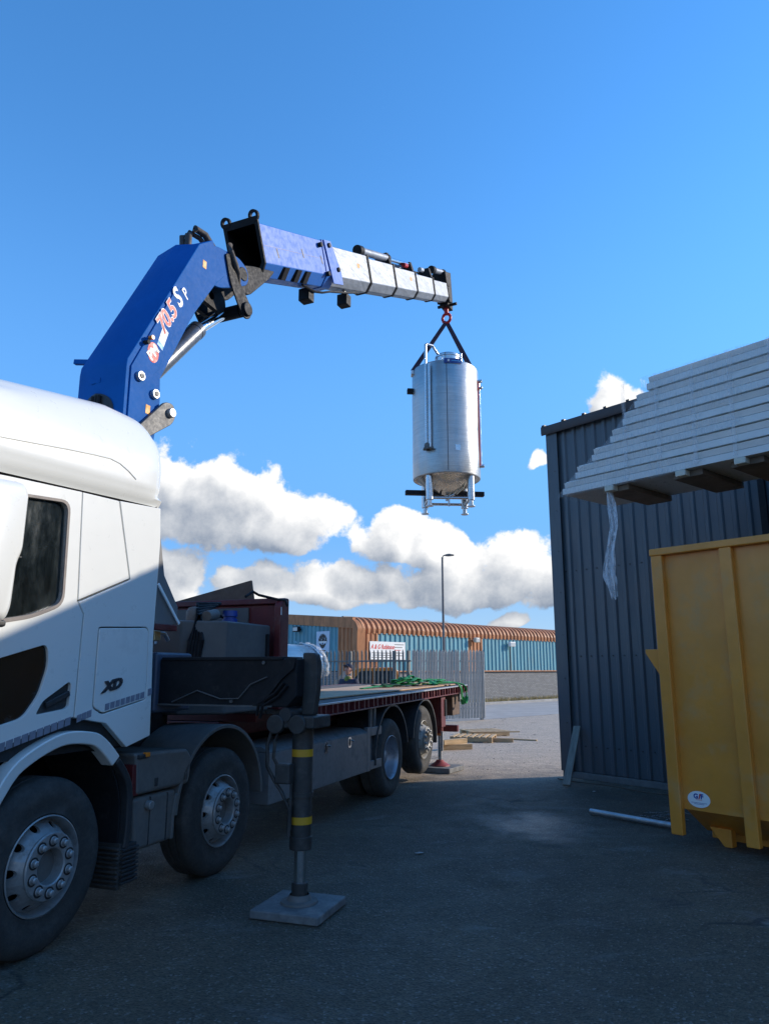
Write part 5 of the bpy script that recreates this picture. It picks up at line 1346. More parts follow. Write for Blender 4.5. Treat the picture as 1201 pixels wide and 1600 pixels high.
jb = rounded([(2.06, 6.66), (2.55, 6.84), (2.42, 6.66), (2.02, 6.24), (1.80, 6.18), (1.62, 6.30), (1.72, 6.50)], .06, 4)
panel('jib_bracket', jb, [], SH - .20, SH - .14, black, crane, .01)
panel('jib_bracket', jb, [], SH + .14, SH + .20, black, crane, .01)
MB().tube((1.74, YS - .0, 6.36), (1.74, SH + HW, 6.36), .085, n=28).build('knuckle_shaft', black, crane, bevel=.01)
dh = mat('dusty_hose', (.07, .06, .055), .7, bump=.3, bs=80)
MB().pipe([(1.14, SH + .06, 6.40), (1.13, SH + .05, 6.62), (1.22, SH + .03, 6.75), (1.36, SH, 6.74), (1.46, SH - .04, 6.62), (1.54, SH - .08, 6.46)], .042, 10).build('knuckle_hose', dh, crane, smooth=60)
MB().pipe([(1.12, SH + .12, 6.40), (1.10, SH + .12, 6.60), (1.2, SH + .1, 6.71), (1.34, SH + .06, 6.70), (1.44, SH + .0, 6.58)], .03, 10).build('knuckle_hose', dh, crane, smooth=60)
MB().pipe([(1.50, YS + .04, 6.62), (1.46, YS - .01, 6.5), (1.54, YS - .03, 6.36), (1.62, YS - .01, 6.30), (1.66, YS + .02, 6.18)], .034, 10).build('knuckle_hose', dh, crane, smooth=60)

# --- jib
JA = math.atan(.412); JR, JZ = 2.15, 6.95
def J(s, y, h): return (JR + s * math.cos(JA) - h * math.sin(JA), SH + y, JZ + s * math.sin(JA) + h * math.cos(JA))
def jsec(s, w, h, off=0.): # hexagonal box
    return [J(s, -w, h / 2 + off), J(s, w, h / 2 + off), J(s, w, -h * .27 + off), J(s, w * .45, -h / 2 + off), J(s, -w * .45, -h / 2 + off), J(s, -w, -h * .27 + off)]
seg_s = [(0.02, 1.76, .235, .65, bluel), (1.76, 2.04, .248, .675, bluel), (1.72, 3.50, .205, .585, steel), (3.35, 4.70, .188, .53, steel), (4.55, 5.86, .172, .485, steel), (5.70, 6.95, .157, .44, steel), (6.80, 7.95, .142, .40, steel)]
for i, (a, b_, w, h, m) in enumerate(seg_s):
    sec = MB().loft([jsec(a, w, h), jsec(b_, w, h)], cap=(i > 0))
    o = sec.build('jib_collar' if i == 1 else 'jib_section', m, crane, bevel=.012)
    if i >= 2:
        MB().loft([jsec(b_ - .06, w + .016, h + .03), jsec(b_, w + .016, h + .03)]).build('wear_ring', black, o, bevel=.004)
# bolted end plate of the collar
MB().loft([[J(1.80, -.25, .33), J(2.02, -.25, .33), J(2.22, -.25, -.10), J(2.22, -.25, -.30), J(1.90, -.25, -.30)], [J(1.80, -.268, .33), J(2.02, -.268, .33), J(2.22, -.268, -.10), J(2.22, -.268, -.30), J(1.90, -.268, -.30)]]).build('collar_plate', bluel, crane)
# open rear end: flange plate with black throat and two lifting eyes
hexo = ((-.265, .40), (.265, .40), (.265, -.19), (.14, -.39), (-.14, -.39), (-.265, -.19)); hexi = ((-.215, .31), (.215, .31), (.215, -.17), (.10, -.318), (-.10, -.318), (-.215, -.17))
ring = [J(.0, *p) for p in hexo]; inn = [J(.0, *p) for p in hexi]; back = [J(.03, *p) for p in hexo]; deep = [J(.9, *p) for p in hexi]
flo = MB().add(ring + inn + back + deep, [(i, (i + 1) % 6, 6 + (i + 1) % 6, 6 + i) for i in range(6)] + [(i, 12 + i, 12 + (i + 1) % 6, (i + 1) % 6) for i in range(6)] + [(6 + i, 6 + (i + 1) % 6, 18 + (i + 1) % 6, 18 + i) for i in range(6)] + [(18, 19, 20, 21, 22, 23)]).build('jib_end_flange', black, crane, fix=False)
for y in (-.215, .215):
    q = MB(); n_ = 20
    for s_ in (-.004, .034):
        for rr in (.075, .040):
            q.v += [J(s_, y + rr * math.cos(2 * math.pi * k / n_), .41 + rr * math.sin(2 * math.pi * k / n_)) for k in range(n_)]
    for k in range(n_):
        j = (k + 1) % n_; q.f += [(k, j, n_ + j, n_ + k), (2 * n_ + k, 3 * n_ + k, 3 * n_ + j, 2 * n_ + j), (k, 2 * n_ + k, 2 * n_ + j, j), (n_ + k, n_ + j, 3 * n_ + j, 3 * n_ + k)]
    q.build('lifting_eye', black, flo, CF)
# bolts, slots, gussets, hangers
for s, z in ((1.66, .24), (1.93, .26), (1.76, -.17), (2.12, -.08)): MB().tube(J(s, -.24, z), J(s, -.295, z), .036, n=12).build('jib_bolt', black, crane, bevel=.006)
for s, z in ((.42, -.02), (1.12, .06), (1.68, .03)): MB().add([J(s - .03, -.2375, z + .06), J(s + .0, -.2375, z + .06), J(s + .03, -.2375, z - .06), J(s, -.2375, z - .06)], [(0, 1, 2, 3)]).build('jib_slot', blackpr, crane, fix=False)
MB().add([J(.1, -.2365, .055), J(1.74, -.2365, .055), J(1.74, -.2365, .047), J(.1, -.2365, .047)], [(0, 1, 2, 3)]).build('jib_weld', bluep, crane, fix=False)
for s in (.50, .84, 1.10): MB().loft([[J(s, -.215, -.18), J(s + .14, -.215, -.18), J(s + .14, -.11, -.31), J(s, -.11, -.31)], [J(s + .05, -.25, -.19), J(s + .16, -.25, -.19), J(s + .16, -.14, -.335), J(s + .05, -.14, -.335)]]).build('jib_gusset', black, crane)
for s in (1.52, 2.78):
    p = Vector(J(s, -.0, -.30)); MB().box(p.x - .08, p.x + .08, SH - .09, SH + .09, p.z - .27, p.z - .08).build('roller_block', black, crane, bevel=.012); MB().tube((p.x, SH, p.z - .1), (p.x, SH, p.z + .05), .03, n=8).build('roller_stem', galv, crane)
MB().pipe([J(1.2, -.1, -.34), J(1.5, -.12, -.42), J(1.8, -.1, -.41), J(2.1, -.08, -.37), J(2.6, -.1, -.36), J(3.1, -.08, -.32)], .018, 6).build('jib_cable', black, crane, smooth=60)
for k in range(3):
    MB().pipe([J(.25, -.06 + .05 * k, .345), J(.7, -.06 + .05 * k, .36), J(1.3, -.06 + .05 * k, .35), J(1.9, -.06 + .05 * k, .37), J(2.6, -.06 + .05 * k, .33), J(3.45, -.05 + .04 * k, .34)], .016, 8).build('jib_hose', black, crane, smooth=60)
for s in (.6, 1.2): MB().loft([[J(s, -.10, .33), J(s + .05, -.10, .33), J(s + .05, .09, .33), J(s, .09, .33)], [J(s, -.10, .385), J(s + .05, -.10, .385), J(s + .05, .09, .385), J(s, .09, .385)]]).build('hose_clamp', galv, crane)
for s, w in ((3.0, .206), (4.3, .189), (5.5, .173), (6.6, .158)):
    MB().add([J(s, -w, .12), J(s + .10, -w, .12), J(s + .10, -w, .05), J(s, -w, .05)], [(0, 1, 2, 3)]).build('section_sticker', MATS['amber_sticker'] if s in (3.0, 5.5) else whitep, crane, fix=False)
# extension cylinders on top
def excyl(s0, s1, s2, y, h, r):
    c = MB().tube(J(s0, y, h), J(s1, y, h), r, n=20).build('extension_cylinder', steel, crane, smooth=40)
    MB().tube(J(s0 - .10, y, h), J(s0 + .05, y, h), r * 1.3, n=16).build('cylinder_cap', black, c, bevel=.008)
    MB().tube(J(s1, y, h), J(s2, y, h), r * .55, n=16).build('extension_rod', chrome, c, smooth=40)
    MB().tube(J(s1 - .05, y, h), J(s1 + .03, y, h), r * 1.2, n=16).build('cylinder_gland', black, c, bevel=.006)
excyl(3.55, 4.75, 5.90, -.05, .42, .068); excyl(4.85, 6.2, 6.95, .09, .37, .05); excyl(7.35, 8.05, 8.2, -.04, .46, .062)
for s, h in ((4.70, .27), (5.86, .22), (6.95, .21), (7.95, .26)):
    MB().loft([[J(s - .05, -.17, h - .14), J(s + .05, -.17, h - .14), J(s + .05, .17, h - .14), J(s - .05, .17, h - .14)], [J(s - .05, -.10, h + .24), J(s + .05, -.10, h + .24), J(s + .05, .15, h + .24), J(s - .05, .15, h + .24)]]).build('cylinder_bracket', black, crane, bevel=.012)
MB().loft([[J(7.85, -.16, .45), J(8.25, -.16, .45), J(8.25, .16, .45), J(7.85, .16, .45)], [J(7.9, -.15, -.22), J(8.12, -.15, -.22), J(8.12, .15, -.22), J(7.9, .15, -.22)]]).build('jib_head', black, crane, bevel=.015)
for s in (5.5, 6.4): MB().tube(J(s, -.08, .37), J(s + .16, -.08, .37), .045, n=10).build('hose_fitting', red if s < 6 else galv, crane)
# hook head
HP = Vector(J(8.10, -.05, -.19))
HY = -.05
MB().box(HP.x - .17, HP.x + .17, HY - .10, HY + .10, HP.z - .15, HP.z + .05).build('hook_head', black, crane, bevel=.012)
MB().tube((HP.x + .0, HY - .25, HP.z - .08), (HP.x + .0, HY + .2, HP.z - .08), .035, n=10).build('hook_pin', black, crane)
hk = MB().tube((HP.x, HY, HP.z - .30), (HP.x, HY, HP.z - .14), .05, n=14).build('hook', red, crane, smooth=40)
tor = MB(); rr = []
for i in range(24):
    t = 2 * math.pi * i / 24; rr.append(Vector((HP.x, HY + math.cos(t) * .095, HP.z - .39 + math.sin(t) * .11)))
MB().pipe(rr + [rr[0], rr[1]], .034, 8).build('hook_ring', red, hk, smooth=60)
hook_w = CF @ Vector((HP.x, HY, HP.z - .47))

# ================================================================== STEEL TANK ON THE HOOK
TX, TY = hook_w.x - .06, hook_w.y
tank = empty('steel_tank', (TX, TY, 5.01), R(6), None, 'film-wrapped stainless steel tank hanging from the crane hook', 'tank'); tank.scale = (1.36, 1.36, 1.42); TKF = wmat(tank)
TR = .535; z0, z1 = .48, 2.215
MB().lathe([(TR - .02, z0 - .015), (TR - .004, z0 - .006), (TR, z0 + .01), (TR + .002, .8), (TR - .001, 1.2), (TR + .003, 1.7), (TR, z1 - .03), (TR - .012, z1)], n=96).build('shell', tanks, tank, smooth=40)
MB().lathe([(TR - .012, z1), (TR - .03, z1 + .008), (.40, z1 + .06), (.28, z1 + .10), (0, z1 + .115)], n=64).build('top_dome', stain, tank, smooth=50)
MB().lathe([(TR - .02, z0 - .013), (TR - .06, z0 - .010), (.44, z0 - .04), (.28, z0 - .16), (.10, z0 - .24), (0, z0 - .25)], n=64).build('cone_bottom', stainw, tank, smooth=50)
MB().lathe([(.19, z1 + .07), (.19, z1 + .16), (.205, z1 + .165), (.205, z1 + .185), (.19, z1 + .19), (.185, z1 + .21), (0, z1 + .22)], (.02, -.16, 0), n=40).build('manway', stain, tank, smooth=35)
MB().box(.19, .25, -.2, -.14, z1 + .12, z1 + .26).build('manway_clamp', stain, tank, bevel=.006)
def on_shell(a, z, r=TR): return (r * math.sin(a), -r * math.cos(a), z)       # a: 0 faces the camera side, + to the right
st_ = MB()
for k in range(2):
    pass
a = R(-8); st_.add([on_shell(a - .012, z0 + .02, TR + .004), on_shell(a + .012, z0 + .02, TR + .004), on_shell(a + .012, z1 - .02, TR + .004), on_shell(a - .012, z1 - .02, TR + .004)], [(0, 1, 2, 3)])
st_.build('seam_strip', mat('seam_grey', (.16, .17, .18), .5, metal=.5), tank, fix=False)
for q, off in ((-.70, 0), (-.63, 0)):
    a = R(-42) if q < -.65 else R(-36); zt = z1 + .26 if q < -.65 else z1 - .05
    MB().tube(on_shell(a, .84, TR + .045), on_shell(a, zt, TR + .045), .020, n=12).build('pipe', stain, tank, smooth=40)
a = R(-42); p = Vector(on_shell(a, z1 + .26, TR + .045)); MB().pipe([p, p + Vector((.03, .03, .035)), p + Vector((.12, .05, .02)), Vector((-.08, -.12, z1 + .17))], .020, 10).build('top_pipe', stain, tank, smooth=50)
for a_, w_ in ((-42, .05), (-36, .05)): MB().box(*[c for pr in zip([x_ - .05 for x_ in on_shell(R(a_), .83, TR + .045)], [x_ + .05 for x_ in on_shell(R(a_), .83, TR + .045)]) for c in pr][:4], .82, .85).build('pipe_flange', greyp, tank, bevel=.006)
MB().tube(on_shell(R(-40), .88, TR), on_shell(R(-40), .88, TR + .08), .045, n=14).build('valve', greyp, tank, bevel=.006)
gl = MB().tube(on_shell(R(72), .66, TR + .016), on_shell(R(72), 2.0, TR + .016), .016, n=12).build('sight_glass', chrome, tank, smooth=40)
MB().tube(on_shell(R(64), .66, TR + .006), on_shell(R(64), 2.0, TR + .006), .008, n=8).build('sight_scale', redp, gl)
for z in (.66, 1.91, 2.02): MB().tube(on_shell(R(70), z, TR), on_shell(R(70), z, TR + .07), .026, n=12).build('sight_fitting', stain, gl, bevel=.005)
MB().box(-TR - .09, -TR - .0, -.05, .03, 1.84, 1.92).build('side_lug', black, tank, bevel=.008)
pl_ = MB(); pv = []
for i in range(9):
    a = R(-12 + 30 * i / 8); pv += [on_shell(a, z1 - .055, TR + .012), on_shell(a, z1 + .02, TR + .012)]
pl_.add(pv, [(2 * i, 2 * i + 2, 2 * i + 3, 2 * i + 1) for i in range(8)]); pl_.build('name_plate', bluep, tank, fix=False)
pv = []
for i in range(7):
    a = R(0 + 16 * i / 6); pv += [on_shell(a, z1 - .024, TR + .0135), on_shell(a, z1 - .010, TR + .0135)]
MB().add(pv, [(2 * i, 2 * i + 2, 2 * i + 3, 2 * i + 1) for i in range(6)]).build('name_plate_print', cyanp, tank, fix=False)
MB().box(*[c for pr in zip([x_ - .012 for x_ in on_shell(R(-5), 0, TR + .012)], [x_ + .018 for x_ in on_shell(R(-5), 0, TR + .012)]) for c in pr][:4], z1 - .035, z1 + .0).build('name_plate_logo', whitep, tank)
pv = [on_shell(R(4), .80, TR + .008), on_shell(R(13), .80, TR + .008), on_shell(R(13), .89, TR + .008), on_shell(R(4), .89, TR + .008)]
MB().add(pv, [(0, 1, 2, 3)]).build('data_plate', stain, tank, fix=False)
for i, (x, y) in enumerate(((-.33, -.30), (.31, -.33), (.34, .28), (-.30, .30))):
    lg = MB().tube((x, y, .10), (x, y, z0 + .03), .058, n=24).build('leg', stain, tank, smooth=40)
    MB().tube((x, y, .012), (x, y, .11), .034, n=16).build('leg_foot', stain, lg, smooth=40)
    MB().tube((x, y, 0), (x, y, .014), .062, n=20).build('foot_plate', stain, lg, bevel=.003)
for (xa, ya), (xb, yb), z in (((-.33, -.30), (.31, -.33), .13), ((-.30, .30), (.34, .28), .16), ((-.33, -.30), (-.30, .30), .14), ((.31, -.33), (.34, .28), .14)):
    MB().tube((xa, ya, z), (xb, yb, z), .022, n=12).build('leg_brace', stain, tank, smooth=40)
for y in (.02,): MB().box(-.66, .60, y - .05, y + .05, .235, .305).build('lifting_timber', black, tank, bevel=.008)
MB().tube((0, -.02, z0 - .25), (0, -.02, z0 - .33), .03, n=12).build('outlet', stain, tank, smooth=40)
MB().tube((-.03, -.06, z0 - .30), (.10, -.10, z0 - .24), .022, n=12).build('outlet_valve', stain, tank, smooth=40)
MB().tube((.02, -.05, z0 - .30), (.02, -.05, z0 - .42), .016, n=10).build('drain_pipe', stain, tank, smooth=40)
for k in range(3): MB().pipe([(.06 + .09 * k, -.30, z0 - .06), (.06 + .08 * k, -.20, z0 - .17), (.03 + .05 * k, -.10, z0 - .24)], .012, 8).build('bottom_hose', foam, tank, smooth=50)
MB().tube((-.12, -.1, z0 - .30), (-.12, -.1, z0 - .20), .015, n=8).build('sensor', black, tank)
# lifting slings
sl = Vector((hook_w.x, TY, hook_w.z))
for sgn, nm in ((-1, 'sling strap from the hook to the pipe side of the hanging tank'), (1, 'sling strap from the hook to the gauge side of the hanging tank')):
    e = TKF @ Vector((sgn * (TR - .06 if sgn > 0 else TR + .01), -.06, z1 + (.0 if sgn > 0 else -.02)))
    o = MB().bar(sl, e, .085, .018, (0, 1, 0)).bar(sl + Vector((0, .04, 0)), e + Vector((0, .18, .02)), .075, .016, (0, 1, 0)).build('lifting_sling', strap_p, None, bevel=.003); tag(o, 'dark webbing ' + nm, 'sling', 'slings holding the tank')
    MB().box(e.x - .03, e.x + .03, e.y - .03, e.y + .17, e.z - .08, e.z + .02).build('shackle', stain, tank, Matrix.Identity(4), bevel=.01)

# ================================================================== LOOSE THINGS
def slab(name, x, y, rz, w, h, m, label):
    o = MB().box(-w / 2, w / 2, -w / 2, w / 2, .002, h).build(name, m, None, bevel=.012); o.location = (x, y, 0); o.rotation_euler = (0, 0, rz); tag(o, label, 'pad'); return o


p = tw(LU, LV); slab('stabiliser_pad', p.x, p.y, TH + R(2), .52, .062, conc, 'square grey pad under the extended front stabiliser leg')
p = tw(8.86, .10); slab('stabiliser_pad', p.x, p.y, TH - R(8), .62, .085, conc, 'square grey pad under the red rear stabiliser foot')
# plywood on the deck
bm_ = wmat(bed)
o = MB().prism([(-.25, .45), (6.25, .16), (6.3, 1.5), (3.0, 1.62), (-.2, 1.7)], .004, .022, 'z').build('plywood_sheet', plym, None, bm_, bevel=.004); tag(o, 'thin plywood sheet lying on the flatbed deck', 'plywood')
# second tank lying on the deck
t2 = empty('wrapped_tank', tuple(bm_ @ Vector((.4, 1.62, .0245))), TH, None, 'film-wrapped steel tank lying on its side on the flatbed', 'tank'); t2m = wmat(t2)
r2_ = .345
MB().lathe([(0, -.06), (.2, -.05), (.31, -.02), (r2_, .05), (r2_ + .002, 1.2), (r2_, 2.35), (r2_ - .03, 2.42), (.24, 2.50), (.12, 2.54), (0, 2.55)], (0, 0, r2_ + .03), 'x', 64).build('shell', tanks, t2, t2m, smooth=50)
MB().lathe([(r2_ + .012, 2.28), (r2_ + .014, 2.33), (r2_ - .02, 2.40)], (0, 0, r2_ + .03), 'x', 64).build('end_rim', stain, t2, t2m, smooth=40)
MB().tube((2.4, -.15, r2_ + .18), (2.58, -.17, r2_ + .19), .06, n=20).build('port', stain, t2, t2m, bevel=.008)
for x in (.3, 1.9): MB().prism([(-.26, -.018), (.26, -.018), (.26, .10), (.12, .05), (-.12, .05), (-.26, .10)], x, x + .12, 'x').build('cradle', wood, t2, t2m, bevel=.006)
fm = MB(); rows = []
for i in range(14):
    row = []
    for j in range(14):
        a = R(-20 + 110 * j / 13); x = 2.0 + .5 * i / 13 + .02 * mnoise.noise(Vector((i * .7, j * .5, 2)))
        q = r2_ + .02 + .05 * abs(mnoise.noise(Vector((i * .5, j * .5, 0)))) + (.09 if 6 < j < 11 and 3 < i < 9 else 0) * abs(mnoise.noise(Vector((i * .9, j * .9, 5))))
        row.append((x, -q * math.sin(R(90) - a), r2_ + .03 + q * math.cos(R(90) - a)))
    rows.append(row)
fm.loft(rows, cap=False, closed=False).build('loose_film', filmt, t2, t2m, smooth=80, fix=False)
# green straps on the deck
def strap(pts, w, label, m=strap_g, lumps=.012):
    P = [Vector(q) for q in pts]; out = []
    for i in range(len(P) - 1):
        p0, p1, p2, p3 = P[max(i - 1, 0)], P[i], P[i + 1], P[min(i + 2, len(P) - 1)]
        for j in range(6):
            t = j / 6; out.append(.5 * (2 * p1 + (p2 - p0) * t + (2 * p0 - 5 * p1 + 4 * p2 - p3) * t * t + (3 * p1 - p0 - 3 * p2 + p3) * t ** 3))
    out.append(P[-1])
    b = MB().pipe([bm_ @ q for q in out], .01, 8, flat=(w * 1.25, .022)); o = b.build('ratchet_strap', m, None, smooth=50); tag(o, label, 'strap', 'webbing straps on the deck'); return o


rr_ = random.Random(8)
def heap(u0, v0, n_, su, sv, hz):
    return [(u0 + rr_.uniform(-su, su), v0 + rr_.uniform(-sv, sv), .03 + rr_.uniform(0, hz)) for _ in range(n_)]
strap(heap(4.9, .72, 20, .34, .26, .15), .07, 'green webbing strap heaped on the plywood, bulkier of two heaps')
strap([(3.5, .95, .03), (4.0, .85, .05), (4.4, .8, .04), (4.8, .7, .12), (5.0, .62, .20), (5.1, .55, .10)], .08, 'green strap with a raised fold leading to the heap')
strap(heap(5.7, .45, 20, .42, .2, .09), .06, 'green webbing strap heaped near the tail of the deck')
strap([(5.2, .5, .05), (5.5, .35, .06), (5.75, .10, .06), (5.85, -.05, .0), (5.85, -.085, -.18), (5.93, -.09, -.30), (6.08, -.085, -.30), (6.16, -.08, -.15), (6.10, -.05, .0), (5.95, .1, .06), (5.6, .3, .08)], .055, 'green strap looped down over the edge of the deck')
strap([(5.3, .42, .05), (5.6, .22, .05), (5.78, .02, .05), (5.80, -.06, -.03), (5.81, -.075, -.2), (5.86, -.08, -.33)], .05, 'green strap end dangling beside the looped strap')
strap(heap(5.2, .55, 8, .5, .25, .10), .05, 'buff webbing strap tangled among the green ones', mat('buff_webbing', (.36, .32, .22), .85, var=.2))
strap(heap(4.3, .8, 9, .45, .15, .05), .05, 'dark green strap lying flat beside the standing man', mat('dark_green_webbing', (.012, .07, .03), .85, var=.2))

# timber on the ground behind the truck
def pallet(x, y, rz, label, z=0.):
    e = empty('pallet', (x, y, z), rz, None, label, 'pallet'); f = wmat(e)
    for yy in (-.4, 0, .4): MB().box(-.5, .5, yy - .045, yy + .045, .02, .11).build('stringer', wood, e, f, bevel=.004)
    for i in range(7): MB().box(-.5 + i * .15, -.5 + i * .15 + .095, -.45, .45, .1105, .13).build('slat', wood, e, f, bevel=.003)
    for i in (0, 3, 6): MB().box(-.5 + i * .15, -.5 + i * .15 + .095, -.45, .45, .0, .0195).build('slat', wood, e, f, bevel=.003)
    return e


pallet(2.62, 20.2, R(20), 'broken wooden pallet, the one closest to the palisade gate')
pallet(2.15, 18.6, R(-15), 'wooden pallet lying flat beside the maroon underrun bar')
def plank(x, y, z, rz, L_, w, h, label, tilt=0.):
    o = MB().box(-L_ / 2, L_ / 2, -w / 2, w / 2, 0, h).build('timber_batten', wood, None, bevel=.003); o.location = (x, y, z); o.rotation_euler = (0, tilt, rz); tag(o, label, 'timber', 'loose timber on the ground'); return o
plank(3.0, 18.9, .002, R(-28), 1.5, .07, .03, 'long thin batten pointing away from the pallets')
plank(2.75, 19.3, .135, R(8), 1.3, .09, .03, 'pale batten laid across the broken pallet')
plank(2.6, 18.3, .002, R(-12), .9, .10, .09, 'thick timber offcut in front of the pallets')
plank(1.52, 16.6, .002, R(18), .75, .12, .11, 'stout timber block under the orange wood pile')
plank(1.50, 16.65, .115, R(40), .70, .12, .10, 'stout timber block, topmost of the orange wood pile')
plank(1.62, 17.4, .002, R(60), .9, .11, .10, 'timber beam lying between the wood pile and the pallets')

# ================================================================== PERSON BEHIND THE TRUCK
def skin_mesh(name, joints, edges, m, parent, sub=2):
    bm = bmesh.new(); lay = bm.verts.layers.skin.verify(); vs = []
    for i, (x, y, z, r1, r2) in enumerate(joints):
        v = bm.verts.new((x, y, z)); v[lay].radius = (r1, r2); v[lay].use_root = (i == 0); vs.append(v)
    for a, b in edges: bm.edges.new((vs[a], vs[b]))
    me = bpy.data.meshes.new(name); bm.to_mesh(me); bm.free()
    o = bpy.data.objects.new(name, me); col.objects.link(o); o.parent = parent; me.materials.append(m)
    s = o.modifiers.new('skin', 'SKIN'); s.use_smooth_shade = True
    q = o.modifiers.new('sub', 'SUBSURF'); q.levels = sub; q.render_levels = sub
    return o


man = empty('person', (-.80, 17.05, 0), R(-35), None, 'man in dark cap and jacket looking up beside the flatbed', 'person')
body = skin_mesh('body', [(0, 0, .95, .15, .11), (0, 0, 1.15, .14, .10), (0, 0, 1.36, .17, .11), (0, .0, 1.49, .07, .065), (0, .0, 1.56, .058, .06),
                          (-.10, 0, .90, .09, .09), (-.11, -.01, .50, .062, .066), (-.11, .03, .09, .04, .045), (-.11, -.13, .04, .04, .03),
                          (.10, 0, .90, .09, .09), (.11, -.01, .50, .062, .066), (.11, .03, .09, .04, .045), (.11, -.13, .04, .04, .03),
                          (-.19, 0, 1.42, .06, .06), (-.25, .02, 1.14, .046, .046), (-.22, -.12, .94, .034, .034), (-.20, -.18, .88, .028, .04),
                          (.19, 0, 1.42, .06, .06), (.25, .02, 1.14, .046, .046), (.22, -.12, .94, .034, .034), (.20, -.18, .88, .028, .04)],
                 [(0, 1), (1, 2), (2, 3), (3, 4), (0, 5), (5, 6), (6, 7), (7, 8), (0, 9), (9, 10), (10, 11), (11, 12), (2, 13), (13, 14), (14, 15), (15, 16), (2, 17), (17, 18), (18, 19), (19, 20)], flesh, man)
# head tilted back, face towards -y
hd = MB(); rows = []
for i in range(17):
    ph = math.pi * i / 16; row = []
    for j in range(24):
        t = 2 * math.pi * j / 24; x = .076 * math.sin(ph) * math.cos(t); y = .098 * math.sin(ph) * math.sin(t); z = .122 * math.cos(ph)
        if z < 0: x *= 1 - .25 * (-z / .12); y = y * (1 - .12 * (-z / .12)) - .012 * (-z / .12)
        fy = max(0, -math.sin(t)) ** 8
        if abs(z + .015) < .04: y -= .024 * fy * (1 - abs(z + .015) / .04) * (1 if abs(x) < .022 else .1)
        if abs(z - .02) < .02 and y < 0 and .015 < abs(x) < .05: y += .008
        row.append((x, y, z))
    rows.append(row)
hd.loft(rows)
hm = Matrix.Translation((0, -.02, 1.675)) @ Matrix.Rotation(R(-24), 4, 'X')
def hpart(b, name, m, parent, smooth=60):
    o = b.build(name, m, None, hm, smooth=smooth); o.parent = parent; return o
head = hpart(hd, 'head', flesh, body)
ex_ = MB()
for s in (-1, 1): ex_.tube((s * .033, -.088, .018), (s * .033, -.080, .018), .010, n=10)
hpart(ex_, 'eyes', blackpr, body)
hpart(MB().box(-.024, .024, -.096, -.085, -.062, -.055), 'mouth', mat('lips', (.30, .10, .08), .6), body)
er = MB()
for s in (-1, 1): er.lathe([(.0, s * .0), (.022, 0), (.028, .006), (.02, .012)], (s * .076, .01, .0), 'x', 12)
hpart(er, 'ears', flesh, body)
cp2 = MB(); cp2.lathe([(.084, .028), (.088, .05), (.086, .09), (.066, .125), (.03, .140), (0, .143)], (0, .008, 0), n=24); cp2.prism([(-.07, -.07), (.07, -.07), (.055, -.155), (0, -.175), (-.055, -.155)], .036, .046, 'z')
hpart(cp2, 'cap', navy, body, 40)
skin_mesh('jacket', [(0, 0, .92, .19, .15), (0, 0, 1.15, .18, .14), (0, 0, 1.36, .20, .145), (0, .0, 1.46, .11, .10), (-.20, 0, 1.42, .085, .085), (-.265, .02, 1.14, .066, .066), (-.225, -.10, .97, .052, .052), (.20, 0, 1.42, .085, .085), (.265, .02, 1.14, .066, .066), (.225, -.10, .97, .052, .052)],
          [(0, 1), (1, 2), (2, 3), (2, 4), (4, 5), (5, 6), (2, 7), (7, 8), (8, 9)], navy, man)
skin_mesh('collar', [(0, -.035, 1.40, .12, .12), (0, -.02, 1.49, .088, .088), (0, -.005, 1.535, .08, .08)], [(0, 1), (1, 2)], hivis, man)
skin_mesh('trousers', [(0, 0, .95, .17, .13), (-.10, 0, .88, .11, .11), (-.11, -.01, .50, .08, .085), (-.11, .03, .12, .065, .07), (.10, 0, .88, .11, .11), (.11, -.01, .50, .08, .085), (.11, .03, .12, .065, .07)], [(0, 1), (1, 2), (2, 3), (0, 4), (4, 5), (5, 6)], denim, man)
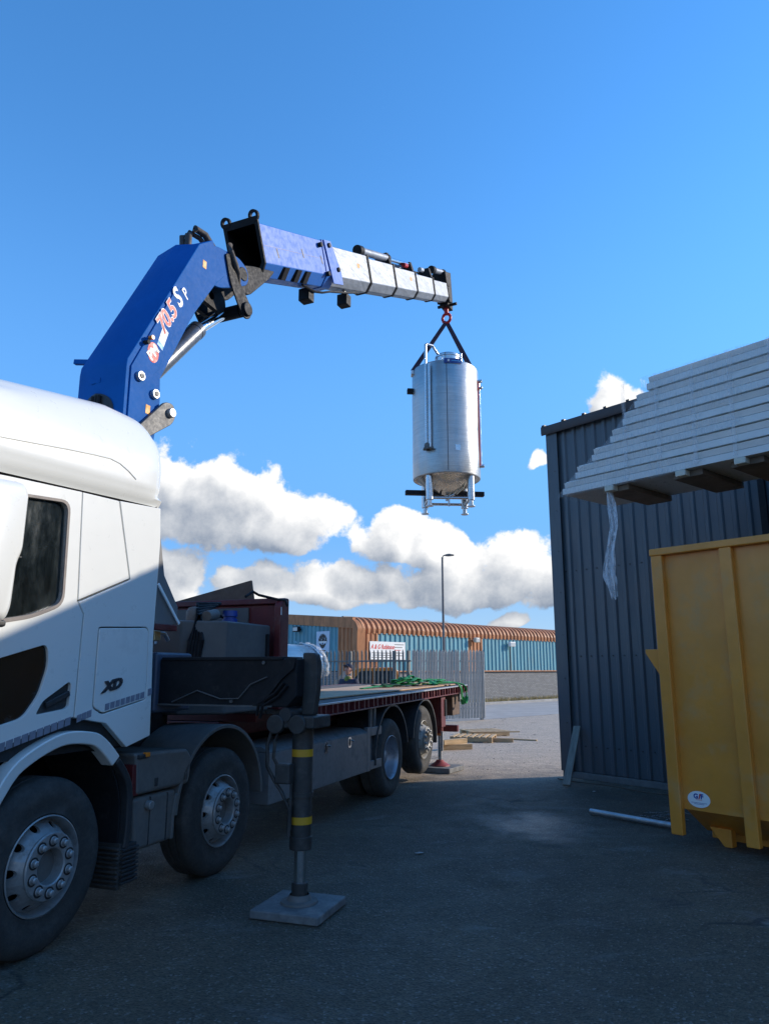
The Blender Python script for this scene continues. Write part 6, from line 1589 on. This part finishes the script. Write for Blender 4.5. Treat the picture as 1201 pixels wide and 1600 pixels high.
for s in (-1, 1):
    MB().loft([[(s * .11 + a * .055, y, z) for a, z in ((-1, .0), (1, .0), (.8, h), (-.8, h))] for y, h in ((.09, .12), (.0, .13), (-.1, .08), (-.19, .05))]).build('boot', black, man, bevel=.015)
    fb = MB()
    for k in range(4): fb.tube((s * .20 + (k - 1.5) * .017, -.19, .87), (s * .20 + (k - 1.5) * .016, -.215, .80 + .006 * abs(k - 1.5)), .0085, .006, 8)
    fb.tube((s * .175, -.19, .89), (s * .16, -.215, .84), .009, .007, 8); fb.build('hand', flesh, man, smooth=50)

# ================================================================== ORANGE VAN BEHIND THE FENCE
van = empty('parked_van', (-.55, 30.6, 0), R(14), None, 'orange pickup cab parked behind the palisade fence', 'van'); vm = wmat(van)
prof = rounded([(-2.0, .38), (-2.02, .95), (-1.5, 1.02), (-.95, 1.62), (-.70, 1.74), (.70, 1.76), (.92, 1.66), (1.02, 1.02), (2.0, 1.0), (2.02, .40)], .10, 4)
MB().prism(prof, -.80, .80).build('body', vanor, van, vm, bevel=.04)
for a, b_, c, d_ in ((-.80, -.12, -.60, -.12), (-.02, .84, -.02, .74)):
    MB().prism(rounded([(a - .25 if a < -.5 else a, 1.10), (b_, 1.10), (d_, 1.62), (c, 1.62)], .04), -.812, -.795).build('side_window', glass, van, vm)
for x in (-1.35, 1.30):
    w = MB().lathe([(.15, -.02), (.30, -.01), (.33, .05), (.33, .2), (.1, .2)], (x, -.80, .33), 'y', 28).build('wheel', rubber, van, vm, smooth=35)
    MB().lathe([(.20, -.015), (.17, .01), (.06, -.01), (0, -.012)], (x, -.80, .33), 'y', 24).build('rim', rimm, w, vm, smooth=40)
    MB().lathe([(.15, -.02), (.30, -.01), (.33, .05), (.33, .2), (.1, .2)], (x, .62, .33), 'y', 28).build('wheel', rubber, van, vm, smooth=35)
MB().box(-2.06, -1.98, -.75, .75, .42, .62).build('bumper', blackp, van, vm, bevel=.02)
MB().box(1.98, 2.03, -.78, -.62, .8, .98).build('tail_lamp', red, van, vm, bevel=.01)
MB().box(-.95, -.82, -.95, -.81, 1.08, 1.22).build('mirror', blackp, van, vm, bevel=.02)
